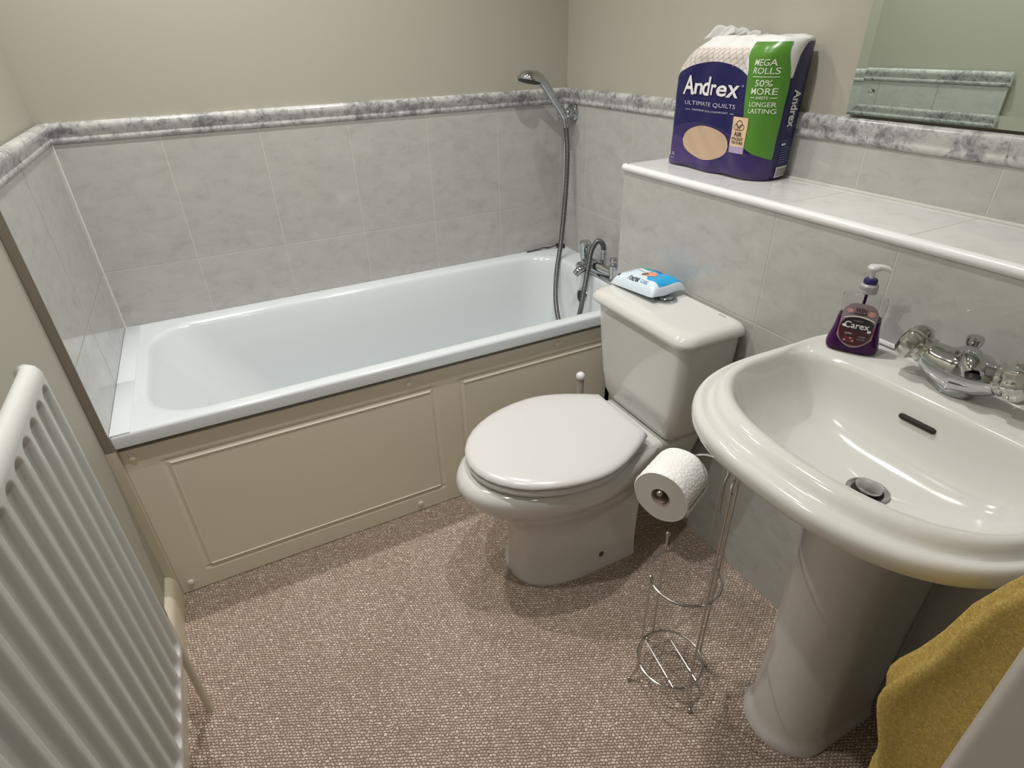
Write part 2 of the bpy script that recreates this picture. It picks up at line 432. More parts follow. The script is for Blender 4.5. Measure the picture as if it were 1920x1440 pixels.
# ------------------------------------------------------------------ bath
bath = thing('bathtub', (0.85, -0.35, 0), 'white bath running along the tiled back wall', 'bath')
NC, NS = 10, 14
def br(x0, x1, y0, y1, r, z): return rrect(x0, x1, y0, y1, r, z, NC, NS)
X0, X1, Y0, Y1 = 0.0005, LX-0.001, -0.70, -0.001
X0b = 0.046
rings = [br(X0, X1, Y0+0.020, Y1, 0.006, ZR-0.040), br(X0, X1, Y0, Y1, 0.006, ZR-0.036), br(X0, X1, Y0, Y1, 0.006, ZR-0.008),
         br(X0, X1, Y0+0.003, Y1, 0.008, ZR-0.002), br(X0+.001, X1, Y0+0.009, Y1, 0.010, ZR)]
ox0, ox1, oy0, oy1 = 0.068, 1.592, -0.662, -0.052
def op(d, z, r, dl=0, dr=0, db=0): return br(ox0+d+dl, ox1-d-dr, oy0+d, oy1-d-db, r, z)
rings += [op(-0.004, ZR+0.000, 0.15), op(0.004, ZR-0.002, 0.148), op(0.010, ZR-0.008, 0.146), op(0.014, ZR-0.018, 0.145),
          op(0.017, ZR-0.05, 0.145, 0.015, 0.003, .01), op(0.025, ZR-0.13, 0.145, 0.06, 0.010, .015), op(0.034, ZR-0.22, 0.145, 0.12, 0.018, .02), op(0.042, ZR-0.31, 0.14, 0.18, 0.028, .02),
          op(0.055, ZR-0.37, 0.13, 0.225, 0.040, .02), op(0.080, ZR-0.405, 0.11, 0.26, 0.06, .02), op(0.115, ZR-0.42, 0.10, 0.30, 0.09, .02), op(0.18, ZR-0.425, 0.06, 0.40, 0.16, .02)]
v, f = loft(rings, False, True)
shell = mobj('tub_shell', v, f, ACRYLIC, bath, angle=50)
# white raised line of the ledge joint is the tile strip; chrome overflow on the tap end
oc = np.array((1.5590, -0.345, 0.478)); oax = np.array((-1, 0.0, 0.10))
of = mobj('overflow_cover', *lathe([(0.034, 0), (0.034, 0.004), (0.031, 0.008), (0.026, 0.009)], oc-oax*0.010, oax, 32), CHROME, bath, label='round chrome overflow')
mobj('overflow_grille', *lathe([(0.024, 0), (0.024, 0.0015), (0.015, 0.003)], oc-oax*0.001, oax, 24), BLACK, of)
mobj('waste', *lathe([(0.034, 0), (0.034, 0.003), (0.026, 0.004), (0.02, 0.002)], (1.32, -0.35, ZR-0.425), (0, 0, 1), 24), CHROME, bath)

# bath plug and chain in the far corner
pl = thing('bath_plug', (1.655, -0.03, ZR), 'black bath plug and chain lying in the far rim corner', 'plug')
mobj('stopper', *lathe([(0.012, -0.007), (0.019, -0.006), (0.021, 0.004), (0.016, 0.007), (0.006, 0.009)], (1.655, -0.028, ZR+0.010), (0.25, 0.3, 1), 20), BLACK, pl)
ch = spline([(1.640, -0.028, ZR+0.012), (1.60, -0.020, ZR+0.006), (1.575, -0.022, ZR+0.010), (1.55, -0.016, ZR+0.005), (1.50, -0.016, ZR+0.004)], 8)
g = G(); g.add(*tube(ch, 0.0028, 8))
for p in ch[::2]: g.add(*ball(p, 0.0042, 8))
g.obj('chain', STEEL, pl)

# bath panel with routed rectangles
PY = -0.680
rects = [(0.086, 0.812, 0.070, 0.457), (0.905, 1.64, 0.070, 0.457)]
def near(vals, lo, hi, n):
    s = set(np.linspace(lo, hi, n).round(5))
    for a in vals:
        for d in np.linspace(-0.014, 0.014, 15): 
            if lo < a+d < hi: s.add(round(a+d, 5))
    return sorted(s)
xs = near([r[0] for r in rects]+[r[1] for r in rects], 0.001, 1.455, 40)
zs = near([0.070, 0.457], 0.003, 0.5150, 24)
def gprof(d):   # signed distance to the rectangle outline, + inside; ogee rout
    if d < -0.010 or d > 0.012: return 0.0
    if d < 0: return 0.0065*(1+d/0.010)
    return 0.0065*max(0.0, 1-d/0.0075) if d < 0.0075 else -0.0028*math.sin(PI*(d-0.0075)/0.0045)
def pdepth(x, z):
    D = 0.0
    for a, b, c, e in rects:
        d = min(x-a, b-x, z-c, e-z)
        if not (x < a or x > b or z < c or z > e): pass
        else:
            dx = max(a-x, 0, x-b); dz = max(c-z, 0, z-e); d = -math.hypot(dx, dz)
        sd = min(abs(x-a), abs(x-b)); fz = min(abs(z-c), abs(z-e))
        D += gprof(d)*(0.4 if sd < fz else 1.0)
    return D
v, f = grid(lambda x, z: (x, PY+pdepth(x, z), z), xs, zs)
n0 = len(xs); nz = len(zs)
bnd = [i for i in range(n0)]+[(j+1)*n0-1 for j in range(1, nz)]+[(nz-1)*n0+i for i in range(n0-2, -1, -1)]+[j*n0 for j in range(nz-2, 0, -1)]
bb = len(v); v = list(v)+[(v[i][0], PY+0.016, v[i][2]) for i in bnd]
for k in range(len(bnd)):
    l = (k+1) % len(bnd); f.append((bnd[k], bnd[l], bb+l, bb+k))
f.append(tuple(bb+k for k in range(len(bnd))))
bp = mobj('side_panel', v, f, PANEL, bath, angle=30, label='cream side panel with routed rectangles')
for x, z in ((0.024, 0.492), (0.740, 0.495), (1.250, 0.497), (0.727, 0.032), (0.028, 0.037)):
    mobj('screw_cap', *lathe([(0.0088, 0), (0.0088, 0.0025), (0.0072, 0.006), (0.003, 0.0075)], (x, PY, z), (0, -1, 0), 16), CAP, bp)

# ------------------------------------------------------------------ bath shower mixer
bt = thing('bath_mixer_tap', (1.612, -0.38, ZR), 'chrome bath mixer tap on the rim at the right end', 'tap')
g = G()
for y in (-0.285, -0.475):
    g.add(*lathe([(0.026, 0), (0.026, 0.004), (0.019, 0.006), (0.016, 0.012), (0.016, 0.034), (0.019, 0.040), (0.019, 0.062)], (1.612, y, ZR), n=24))
br_ = spline([(1.612, -0.285, ZR+0.028), (1.606, -0.33, ZR+0.030), (1.602, -0.38, ZR+0.032), (1.606, -0.43, ZR+0.030), (1.612, -0.475, ZR+0.028)], 6)
g.add(*tube(br_, 0.015+0.011*np.sin(np.linspace(0, PI, len(br_)))**2, 16))
g.add(*box(1.585, 1.640, -0.497, -0.262, ZR+0.0005, ZR+0.012, 0.004, 2))
sp_ = spline([(1.605, -0.375, ZR+0.036), (1.575, -0.372, ZR+0.036), (1.535, -0.368, ZR+0.026), (1.515, -0.366, ZR+0.010)], 6)
g.add(*tube(sp_, np.linspace(0.019, 0.013, len(sp_)), 16))
g.add(*lathe([(0.012, 0), (0.012, 0.014), (0.0095, 0.016), (0.0095, 0.026), (0.012, 0.028), (0.012, 0.036)], (1.622, -0.392, ZR+0.046), n=16))
g.obj('body', CHROME, bt, angle=45)
mobj('tap_handle', *lathe([(0.017, 0), (0.020, 0.006), (0.021, 0.030), (0.023, 0.036), (0.023, 0.046), (0.018, 0.052), (0.006, 0.0535)], (1.612, -0.285, ZR+0.052), n=24), CHROME, bt)
mobj('tap_handle', *lathe([(0.011, 0), (0.012, 0.012), (0.011, 0.016), (0.015, 0.019), (0.016, 0.026), (0.013, 0.031), (0.004, 0.033)], (1.612, -0.475, ZR+0.058), n=24), CHROME, bt)
g = G(); g.add(*tube([(1.595, -0.325, ZR+0.03), (1.568, -0.330, ZR+0.027)], 0.006, 10)); g.add(*lathe([(0.008, 0), (0.015, 0.004), (0.0165, 0.014), (0.0135, 0.022), (0.004, 0.026)], (1.570, -0.330, ZR+0.027), (-1, -0.1, -0.05), 20))
g.obj('diverter_knob', CHROME, bt)

# shower bracket, handset, hose
sb = thing('shower_bracket', (LX, -0.055, 1.106), 'chrome shower bracket on the right wall by the corner', 'bracket')
mobj('wall_plate', *lathe([(0.033, 0), (0.033, 0.008), (0.029, 0.014), (0.020, 0.015), (0.018, 0.030)], (LX-0.0005, -0.060, 1.108), (-1, 0, 0), 28), CHROME, sb)
g = G(); g.add(*lathe([(0.016, -0.030), (0.0175, -0.026), (0.0175, 0.014), (0.015, 0.018), (0.004, 0.02)], (LX-0.040, -0.045, 1.103), (-0.55, 0.75, -0.1), 20))
mobj('swivel', g.v, g.f, CHROME, sb)
hs = thing('shower_handset', (1.640, -0.058, 1.10), 'chrome hand shower head resting in the wall bracket', 'shower head')
hp = spline([(1.646, -0.060, 1.088), (1.628, -0.066, 1.112), (1.585, -0.080, 1.158), (1.545, -0.092, 1.202), (1.518, -0.100, 1.226), (1.490, -0.106, 1.240)], 6)
rr = np.interp(np.linspace(0, 1, len(hp)), [0, .1, .5, .8, 1], [0.0105, 0.0125, 0.0145, 0.0170, 0.021])
mobj('handle', *tube(hp, rr, 18), CHROME, hs)
hc = np.array((1.463, -0.110, 1.226)); hn = np.array((0.26, 0.10, 0.95))
mobj('head', *lathe([(0.041, 0), (0.0435, 0.004), (0.043, 0.010), (0.037, 0.020), (0.026, 0.029), (0.012, 0.034), (0.002, 0.035)], hc, hn, 36), CHROME, hs)
mobj('spray_plate', *lathe([(0.040, 0.001), (0.040, -0.002), (0.02, -0.004)], hc, hn, 32), BLACK, hs)
ho = thing('shower_hose', (1.50, -0.39, 0.40), 'grey metal shower hose looping from handset into bath and up to tap', 'hose')
hpts = [(1.646, -0.060, 1.086), (1.645, -0.070, 1.055), (1.643, -0.088, 0.96), (1.628, -0.105, 0.82), (1.590, -0.139, 0.64), (1.550, -0.175, 0.535), (1.510, -0.235, 0.445), (1.475, -0.320, 0.385), (1.468, -0.390, 0.365), (1.485, -0.425, 0.39), (1.505, -0.425, 0.455), (1.530, -0.409, 0.53), (1.560, -0.386, 0.612), (1.580, -0.374, 0.668), (1.601, -0.380, 0.701), (1.617, -0.389, 0.692), (1.622, -0.392, 0.670), (1.622, -0.392, 0.655)]
hs_ = spline(hpts, 40)
dist = np.concatenate([[0], np.cumsum(np.linalg.norm(np.diff(hs_, axis=0), axis=1))])
nn = int(dist[-1]/0.0016); tt = np.linspace(0, dist[-1], nn)
hh = np.stack([np.interp(tt, dist, hs_[:, k]) for k in range(3)], 1)
mobj('armoured_hose', *tube(hh, 0.0094+0.0006*np.sin(tt*2*PI/0.0065), 10), STEEL, ho, angle=80)
g = G(); g.add(*tube(hpts[:2], 0.0106, 14)); g.obj('hose_nut', CHROME, ho)
g = G(); g.add(*tube(hpts[-2:], 0.0106, 14)); g.obj('hose_nut', CHROME, ho)

# ------------------------------------------------------------------ toilet
YC = -1.047
wc = thing('toilet', (1.10, YC, 0), 'white close-coupled toilet with closed seat lid', 'toilet')
def egg(xf, xb, hw, hb, z, yc=YC, n=64, xc=None, p=2.0, pb=2.2):
    """outline: rounded front (low x), tapering to a straight back of half width hb"""
    xc = xf+(xb-xf)*0.56 if xc is None else xc
    pts = []
    k = n//2
    for i in range(k+1):       # from back +y side round the front to back -y side
        t = i/k
        if t < 0.22:
            s = t/0.22; x = xb+(xc-xb)*s; y = hb+(hw-hb)*math.sin(s*PI/2)**1.0
        elif t > 0.78:
            s = (1-t)/0.22; x = xb+(xc-xb)*s; y = -(hb+(hw-hb)*math.sin(s*PI/2))
        else:
            a = PI*(t-0.22)/0.56
            ca, sa = math.cos(a), math.sin(a)
            x = xc-(xc-xf)*abs(sa)**(2/p); y = hw*math.copysign(abs(ca)**(2/p), ca)
        pts.append((x, yc+y, z))
    for i in range(1, n-k):
        s = i/(n-k); pts.append((xb, yc-hb+2*hb*s, z))
    return pts
g = G()
g.add(*loft([egg(.874, 1.236, .127, .126, 0.0, p=2.5), egg(.874, 1.236, .127, .126, .008, p=2.5), egg(.882, 1.235, .121, .122, .020, p=2.5), egg(.886, 1.236, .117, .118, .06, p=2.5), egg(.885, 1.238, .115, .117, .17, p=2.4),
             egg(.870, 1.242, .118, .117, .215, p=2.3), egg(.835, 1.250, .135, .118, .25, p=2.15), egg(.795, 1.262, .158, .120, .285, p=2.1), egg(.762, 1.275, .175, .122, .318, p=2.05),
             egg(.742, 1.285, .186, .124, .348, p=2.0), egg(.738, 1.29, .189, .126, .368, p=2.0), egg(.746, 1.29, .186, .126, .384, p=2.0), egg(.762, 1.29, .176, .124, .394, p=2.0), egg(.80, 1.28, .150, .112, .397, p=2.0)]))
def sh(a, h, z): return rrect(1.15+a, 1.440, YC-h, YC+h, 0.03, z, 6, 6)
g.add(*loft([sh(.12, .085, .22), sh(.07, .100, .27), sh(.03, .118, .33), sh(.0, .128, .362), sh(.0, .132, .385), sh(.008, .127, .398), sh(.02, .118, .401)]))
pan = g.obj('pan', CERAMIC, wc, angle=60)
mobj('bolt_cap', *lathe([(0.0095, 0), (0.0095, 0.003), (0.007, 0.006), (0.002, 0.007)], (1.118, YC-0.1145, 0.050), (0, -1, 0.05), 16), mat('grey_cap', (0.08, 0.08, 0.07), 0.4), wc, label='dark grey bolt cap')
seat = []
seat_r = [egg(.783, 1.232, .186, .100, .4015), egg(.776, 1.234, .194, .107, .404), egg(.773, 1.235, .197, .110, .412), egg(.776, 1.234, .195, .108, .419), egg(.785, 1.230, .187, .102, .4215)]
so = mobj('seat', *loft(seat_r), SEATM, wc, angle=60)
lid_r = [egg(.790, 1.238, .186, .104, .4245), egg(.779, 1.242, .195, .112, .4255), egg(.772, 1.244, .201, .116, .431), egg(.774, 1.243, .200, .115, .438), egg(.783, 1.240, .193, .110, .4435), egg(.80, 1.236, .180, .103, .4465), egg(.86, 1.22, .13, .08, .4490), egg(.93, 1.18, .07, .05, .4500)]
mobj('lid', *loft(lid_r), SEATM, wc, angle=60)
for s in (-1, 1): mobj('hinge', *tube([(1.245, YC+s*0.085-0.016, .4185), (1.245, YC+s*0.085+0.016, .4185)], 0.0085, 12), SEATM, wc)
cy0, cy1 = -1.235, -0.857
def cr(i, xi, r, z): return rrect(1.266+xi, 1.447, cy0+i, cy1-i, [0.012, 0.012, r, r], z, 8, 8) if False else rrect(1.266+xi, 1.447, cy0+i, cy1-i, [0.012, r, r, 0.012], z, 8, 8)
cis = mobj('cistern', *loft([cr(.060, .045, .03, .402), cr(.040, .028, .034, .412), cr(.028, .018, .034, .44), cr(.020, .012, .034, .50), cr(.008, .004, .034, .62), cr(.003, .001, .034, .700), cr(.002, 0, .034, .7165)]), CERAMIC, wc, angle=50)
def lr(i, z, r=.040): return rrect(1.247+i, 1.4515-i*0.5, cy0-0.014+i, cy1+0.014-i, [0.02, r, r, 0.02], z, 8, 8)
clid = mobj('cistern_lid', *loft([lr(.012, .7175), lr(.003, .7185), lr(.0, .724), lr(.001, .732), lr(.006, .742), lr(.014, .748), lr(.026, .7510), lr(.034, .7512), lr(.046, .7505), lr(.09, .7505)]), CERAMIC, wc, angle=60)
fb = mobj('flush_button', *lathe([(0.030, 0), (0.030, 0.004), (0.026, 0.006), (0.021, 0.0055), (0.0205, 0.003), (0.0195, 0.003), (0.0195, 0.0085), (0.017, 0.0105), (0.004, 0.0112)], (1.372, -1.030, .7503), n=32), CHROME, wc, label='round chrome flush button')
v, f = box(1.425, 1.4285, -1.192, -1.168, .7490, .7516, 0.0004, 1)
mobj('maker_mark', v, f, mat('grey_mark', (0.3, 0.3, 0.3), 0.5), clid, label='small grey printed mark')

# ------------------------------------------------------------------ toilet brush
tb = thing('toilet_brush', (1.276, -0.785, 0), 'toilet brush with white ball end between bath and toilet', 'toilet brush')
mobj('holder', *lathe([(0.046, 0), (0.048, 0.004), (0.044, 0.13), (0.040, 0.135), (0.038, 0.13), (0.012, 0.128)], (1.276, -0.785, 0), n=28), CERAMIC, tb)
mobj('handle', *lathe([(0.0115, 0.128), (0.0115, 0.404), (0.009, 0.408)], (1.276, -0.785, 0), n=20), mat('frosted_grey', (0.33, 0.30, 0.26), 0.3), tb)
mobj('ball_end', *ball((1.276, -0.785, 0.4185), 0.0152, 20), WHITE_TRIM, tb)

# ------------------------------------------------------------------ pedestal basin
YK = -1.735
bs = thing('washbasin', (1.30, YK, 0), 'white pedestal washbasin against the tiled boxing', 'washbasin')
NB = 128
def outl(t):     # outer outline, direction angle t (0 = towards +x wall)
    c, s = math.cos(t), math.sin(t)
    if c < 0:    # front half: superellipse
        p = 2.55; x = 1.215-0.273*abs(c)**(2/p); y = 0.274*math.copysign(abs(s)**(2/p), s)
    else:        # back: sides run to the wall
        p = 9.0; x = 1.215+0.238*abs(c)**(2/p); y = 0.274*math.copysign(abs(s)**(2/p), s)
        y *= 1-0.05*((x-1.215)/0.238)**2
    return np.array((x, YK+y))
def inl(t):
    c, s = math.cos(t), math.sin(t)
    if c < 0: p = 2.45; x = 1.200-0.178*abs(c)**(2/p); y = 0.232*math.copysign(abs(s)**(2/p), s)
    else: p = 4.8; x = 1.200+0.128*abs(c)**(2/p); y = 0.232*math.copysign(abs(s)**(2/p), s)
    return np.array((x, YK+y))
TH = np.linspace(0, 2*PI, NB, endpoint=False)
def bring(f_, z, zb=None, ds=None):
    out = []
    for t in TH:
        o_, i_ = outl(t), inl(t)
        back = min(1, max(0, (o_[0]-1.33)/0.10))
        q = o_+(i_-o_)*f_ if ds is None else None
        ff = f_*(1-back*0.55) if f_ < 0.9 else f_
        q = o_+(i_-o_)*ff
        zz = z if zb is None else z+(zb-z)*back
        out.append((q[0], q[1], zz))
    return out
WC_ = np.array((1.208, YK-0.008))
def bowl(k, z):
    out = []
    for t in TH:
        i_ = inl(t); q = WC_+(i_-WC_)*k; out.append((q[0], q[1], z))
    return out
rings = [bowl(0.25, .672), bowl(0.58, .692), bowl(0.93, .735), bring(.62, .762), bring(.34, .780), bring(.18, .790), bring(.08, .7955), bring(.025, .799), bring(.0, .804), bring(-.012, .812), bring(.0, .8205, .825), bring(.06, .8265, .831), bring(.14, .8290, .834), bring(.23, .8280, .835), bring(.32, .8240, .835),
         bring(.39, .8225, .8355), bring(.45, .8255, .836), bring(.50, .832, .8365), bring(.56, .8385, .837), bring(.64, .8425, .8372), bring(.74, .8435, .8372), bring(.85, .842, .8365), bring(.95, .838, .835), bring(1.0, .833, .832),
         bowl(.975, .822), bowl(.945, .805), bowl(.90, .780), bowl(.83, .755), bowl(.73, .735), bowl(.60, .721), bowl(.44, .711), bowl(.28, .7045), bowl(.14, .7015)]
v, f = loft(rings, True, True)
basin = mobj('basin', v, f, CERAMIC, bs, angle=60)
bvh = BVHTree.FromPolygons([Vector(p) for p in v], f)
# pedestal
def pd(xf, xb, hw, z): return rrect(xf, xb, YK-hw, YK+hw, [0.02, hw*0.97, hw*0.97, 0.02], z, 12, 4)
mobj('pedestal', *loft([pd(1.150, 1.425, .092, 0.0), pd(1.150, 1.425, .092, .010), pd(1.158, 1.425, .086, .022), pd(1.166, 1.425, .083, .05), pd(1.170, 1.42, .083, .30), pd(1.166, 1.42, .086, .52), pd(1.158, 1.42, .094, .62), pd(1.145, 1.42, .104, .675), pd(1.140, 1.42, .108, .690)]), CERAMIC, bs, angle=60)
# overflow slot
pts = []
for y in np.linspace(-1.697, -1.757, 15):
    hit = bvh.ray_cast(Vector((1.20, y, .792)), Vector((1, 0, 0)))
    pts.append(hit[0]+hit[1]*0.0004 if hit[0] is not None else Vector((1.32, y, .792)))
P_ = np.array([tuple(p) for p in pts])
g = G(); g.add(*tube(P_, np.interp(np.arange(15), [0, 1, 13, 14], [0.0035, 0.0052, 0.0052, 0.0035]), 12))
g.obj('overflow_slot', DARK, bs, label='dark overflow slot')
wz = .7012
WSTEEL = mat('polished_waste', (0.50, 0.50, 0.50), 0.28, 1.0)
wst = mobj('waste', *lathe([(0.033, 0.0015), (0.033, 0.0035), (0.031, 0.0042), (0.026, 0.0025), (0.024, 0.0012)], (WC_[0], WC_[1], wz), n=36), WSTEEL, bs, label='grey metal waste')
mobj('pop_up_plug', *lathe([(0.0195, 0.000), (0.021, 0.004), (0.020, 0.0065), (0.014, 0.0085), (0.003, 0.009)], (WC_[0]-0.001, WC_[1], wz+0.007), (0.10, -0.12, 1), 32), WSTEEL, wst)
mobj('drain_hole', *lathe([(0.0245, 0.0), (0.0245, 0.0018)], (WC_[0], WC_[1], wz+0.0005), n=28), DARK, wst)
# sealant on the wall edge
g = G(); g.add(*tube([(XB-0.003, YK+0.255, .8365), (XB-0.003, YK-0.255, .8365)], 0.005, 8)); g.obj('sealant', WHITE_TRIM, bs)

# basin mixer
tp = thing('basin_mixer_tap', (1.388, -1.722, .836), 'chrome basin mixer tap with two clear faceted knobs on the basin', 'tap')
tc = np.array((1.388, -1.729, .8378))
ad = {1: np.array((-0.12, 0.90, 0.36)), -1: np.array((-0.08, -0.93, 0.34))}
g = G()
g.add(*lathe([(0.027, 0), (0.028, 0.003), (0.033, 0.012), (0.037, 0.022), (0.030, 0.03)], tc, n=40, sx=1.1, sy=0.9))
jn = {q: tc+np.array((0, q*0.008, 0.030))+ad[q]/np.linalg.norm(ad[q])*0.049 for q in (1, -1)}
axp = spline([jn[1], tc+np.array((-.006, .030, .041)), tc+np.array((-.004, 0, .038)), tc+np.array((-.004, -.030, .040)), jn[-1]], 8)
g.add(*tube(axp, np.interp(np.linspace(-1, 1, len(axp)), [-1, -.5, 0, .5, 1], [.0225, .0305, .0375, .0305, .0225]), 30))
spn = spline([tc+(0.008, 0.008, 0.050), tc+(-0.006, -0.004, 0.064), tc+(-0.024, -0.019, 0.064), tc+(-0.036, -0.030, 0.055)], 8)
g.add(*tube(spn, np.linspace(0.024, 0.0145, len(spn)), 18))
g.obj('body', CHROME, tp, angle=60)
mobj('aerator', *lathe([(0.0095, -0.004), (0.0095, 0.003)], tc+(-0.0375, -0.0312, 0.0520), (-0.5, -0.3, -0.75), 18), BLACK, tp)
for s in (1, -1):
    a = ad[s]/np.linalg.norm(ad[s]); c0 = tc+np.array((0, s*0.008, 0.030))+a*0.051
    x_, y_, z_ = frame(a); rg = []
    for r_, h_ in ((0.0205, 0), (0.0215, .003), (0.0205, .010), (0.0225, .014), (0.0275, .018), (0.029, .026), (0.027, .036), (0.021, .043), (0.010, .0455), (0.002, .046)):
        lob = 0.0 if h_ < .012 else 0.055
        r_ *= 1.12; rg.append([c0+z_*h_+r_*(1+lob*math.cos(8*t))*(math.cos(t)*x_+math.sin(t)*y_) for t in np.linspace(0, 2*PI, 64, endpoint=False)])
    kn = mobj('knob', *loft(rg), ACRY, tp, angle=25, label='clear faceted knob')
    mobj('knob_disc', *lathe([(0.013, 0.0458), (0.013, 0.0468), (0.004, 0.0475)], c0, a, 24), mat('knob_disc', (0.55, 0.50, 0.47), 0.3, 0.6), kn)
g = G(); rc = tc+np.array((0.026, 0.010, 0.026))
g.add(*lathe([(0.0045, 0), (0.0045, 0.046), (0.0115, 0.048), (0.0125, 0.054), (0.0125, 0.060), (0.010, 0.063), (0.002, 0.064)], rc, n=20)); g.obj('pop_up_rod', CHROME, tp)

# ------------------------------------------------------------------ liquid soap
sd = thing('soap_dispenser', (1.376, -1.546, .8365), 'clear pump bottle of purple hand soap on the basin ledge', 'soap bottle')
sc = np.array((1.376, -1.546, .8380)); fx = np.array((-0.866, -0.50, 0)); wx = np.array((0.50, -0.866, 0))  # front, right
def sring(hw, hd, z, p=3.2, c=sc):
    out = []
    for t in np.linspace(0, 2*PI, 48, endpoint=False):
        a, b = math.cos(t), math.sin(t)
        out.append(c+wx*hw*math.copysign(abs(a)**(2/p), a)+fx*hd*math.copysign(abs(b)**(2/p), b)+np.array((0, 0, z)))
    return out
shape = [(.0, .039, .019), (.003, .043, .0225), (.010, .0445, .024), (.020, .0430, .0238), (.034, .0395, .0228), (.048, .0372, .022), (.062, .0362, .0215), (.078, .0372, .021), (.090, .0385, .0205), (.098, .0385, .020), (.1045, .036, .0185), (.109, .029, .0165), (.1115, .018, .0145), (.113, .0135, .0135)]
LVL = .066
def at(z): return (np.interp(z, [q[0] for q in shape], [q[1] for q in shape]), np.interp(z, [q[0] for q in shape], [q[2] for q in shape]))
low = [(z, a, b) for z, a, b in shape if z < LVL]+[(LVL, *at(LVL))]
mobj('liquid', *loft([sring(a, b, z) for z, a, b in low]), LIQ, sd, label='purple liquid soap')
upr = [(LVL+.0003, *at(LVL))]+[(z, a, b) for z, a, b in shape if z > LVL]
v, f = loft([sring(a, b, z) for z, a, b in upr]+[sring(a-.0013, b-.0013, z-.0010) for z, a, b in upr[::-1]], False, False)
mobj('bottle', v, f, CLEAR, sd, label='clear upper bottle')
pc = sc+np.array((0, 0, .113))
mobj('collar', *lathe([(0.0125, 0), (0.0155, 0.001), (0.0155, 0.006), (0.0150, 0.007), (0.0155, 0.008), (0.0155, 0.014), (0.014, 0.016), (0.011, 0.018)], pc, n=28), mat('frosted_collar', (0.55, 0.52, 0.54), 0.3, Transmission_Weight=0.4), sd)
mobj('pump_cap', *lathe([(0.0105, 0.016), (0.0115, 0.018), (0.0115, 0.024), (0.010, 0.0265), (0.004, 0.027)], pc, n=24), NAVYP, sd)
PUMP = mat('white_translucent_pump', (0.80, 0.77, 0.79), 0.3, Transmission_Weight=0.3)
g = G(); g.add(*tube([pc+(0, 0, .024), pc+(0, 0, .046)], 0.0042, 12)); g.add(*lathe([(0.006, .040), (0.0105, .043), (0.0115, .047), (0.009, .0505), (0.003, .0515)], pc, n=20))
nz_ = spline([pc+(0, 0, .047), pc+wx*0.012+(0, 0, .0485), pc+wx*0.020+(0, 0, .0475), pc+wx*0.026+(0, 0, .044)], 5); g.add(*tube(nz_, np.linspace(0.006, 0.0038, len(nz_)), 12))
g.obj('pump', PUMP, sd)
mobj('dip_tube', *tube([sc+(0, 0, .062), sc+(0, 0, .116)], 0.0026, 8), LIQ, sd)
def sface(a, b, lift=0.0):   # a right, b up from base on the bottle front
    hw, hd = at(b); t = min(0.999, abs(a)/hw); d = hd*(1-t**3.2)**(1/3.2)
    return sc+wx*a+fx*(d+lift)+np.array((0, 0, b))
def spatch(fn_lo, fn_hi, a0, a1, lift, nu=18, nv=10):
    us = np.linspace(a0, a1, nu); v = []
    for j in range(nv):
        for a in us:
            lo, hi = fn_lo(a), fn_hi(a); v.append(sface(a, lo+(hi-lo)*j/(nv-1), lift))
    f = [(j*nu+i, j*nu+i+1, (j+1)*nu+i+1, (j+1)*nu+i) for j in range(nv-1) for i in range(nu-1)]
    return v, f
def ell(ca, cb, ra, rb, lift, **kw):
    e = ra*0.9999
    return spatch(lambda a: cb-rb*math.sqrt(max(0, 1-((a-ca)/ra)**2)), lambda a: cb+rb*math.sqrt(max(0, 1-((a-ca)/ra)**2)), ca-e, ca+e, lift, **kw)
lab = mobj('label', *spatch(lambda a: .012+.020*(abs(a)/.029)**2, lambda a: .098-.018*(abs(a)/.029)**4, -.029, .029, .0006, 24, 16), LABELF, sd, label='grey bottle label')
def stext(g, s, a, b, wd, ht, lift, mi=0, **kw):
    v, f = fit_text(s, wd, ht, **kw); g.add([sface(a+p[0], b+p[1], lift) for p in v], f, mi)
g = G()
g.add(*ell(0, .046, .0285, .030, .0010, nu=30, nv=14), 4); g.add(*ell(0, .046, .0272, .0287, .0013, nu=30, nv=14), 1)
g.add(*ell(-.002, .032, .022, .0135, .0017), 1); g.add(*ell(0.001, .0585, .0258, .0115, .0018, nu=28), 0)
g.add(*spatch(lambda a: .0725-.25*a*a*40, lambda a: .0750-.25*a*a*40, -.024, .026, .0019), 2)
stext(g, 'Carex', 0, .0565, .041, .0125, .0026, 2, bold=0.012)
stext(g, 'CUSSONS', 0, .0655, .014, .0022, .0026, 3)
stext(g, 'WIN', .000, .0855, .018, .0085, .0026, 1, bold=0.02)
stext(g, 'DARK', -.010, .040, .012, .0028, .0030, 2); stext(g, 'CHERRY', .013, .036, .012, .003, .0030, 3); stext(g, 'HAND WASH', .012, .031, .013, .0024, .0030, 3)
g.add(*spatch(lambda a: .0778, lambda a: .0797, -.010, .011, .0022), 0)
for a_, b_, r_ in ((-.017, .083, .0055), (.018, .0815, .0065), (-.020, .0535, .0038), (.0215, .0475, .0035)): g.add(*ell(a_, b_, r_, r_*.75, .0022, nu=12, nv=6), 5 if b_ > .08 else 2)
for k in range(9): g.add(*ell(-.014+.0045*(k % 4), .026+.005*(k//4), .0020, .0020, .0028, nu=8, nv=5), 5 if k % 3 == 0 else 4)
g.obj('printing', [BLK, REDI, INKW, GREYL, ink('ink_rim_red', (0.20, 0.035, 0.05)), ink('ink_rose', (0.65, 0.30, 0.30))], lab, smooth=False)

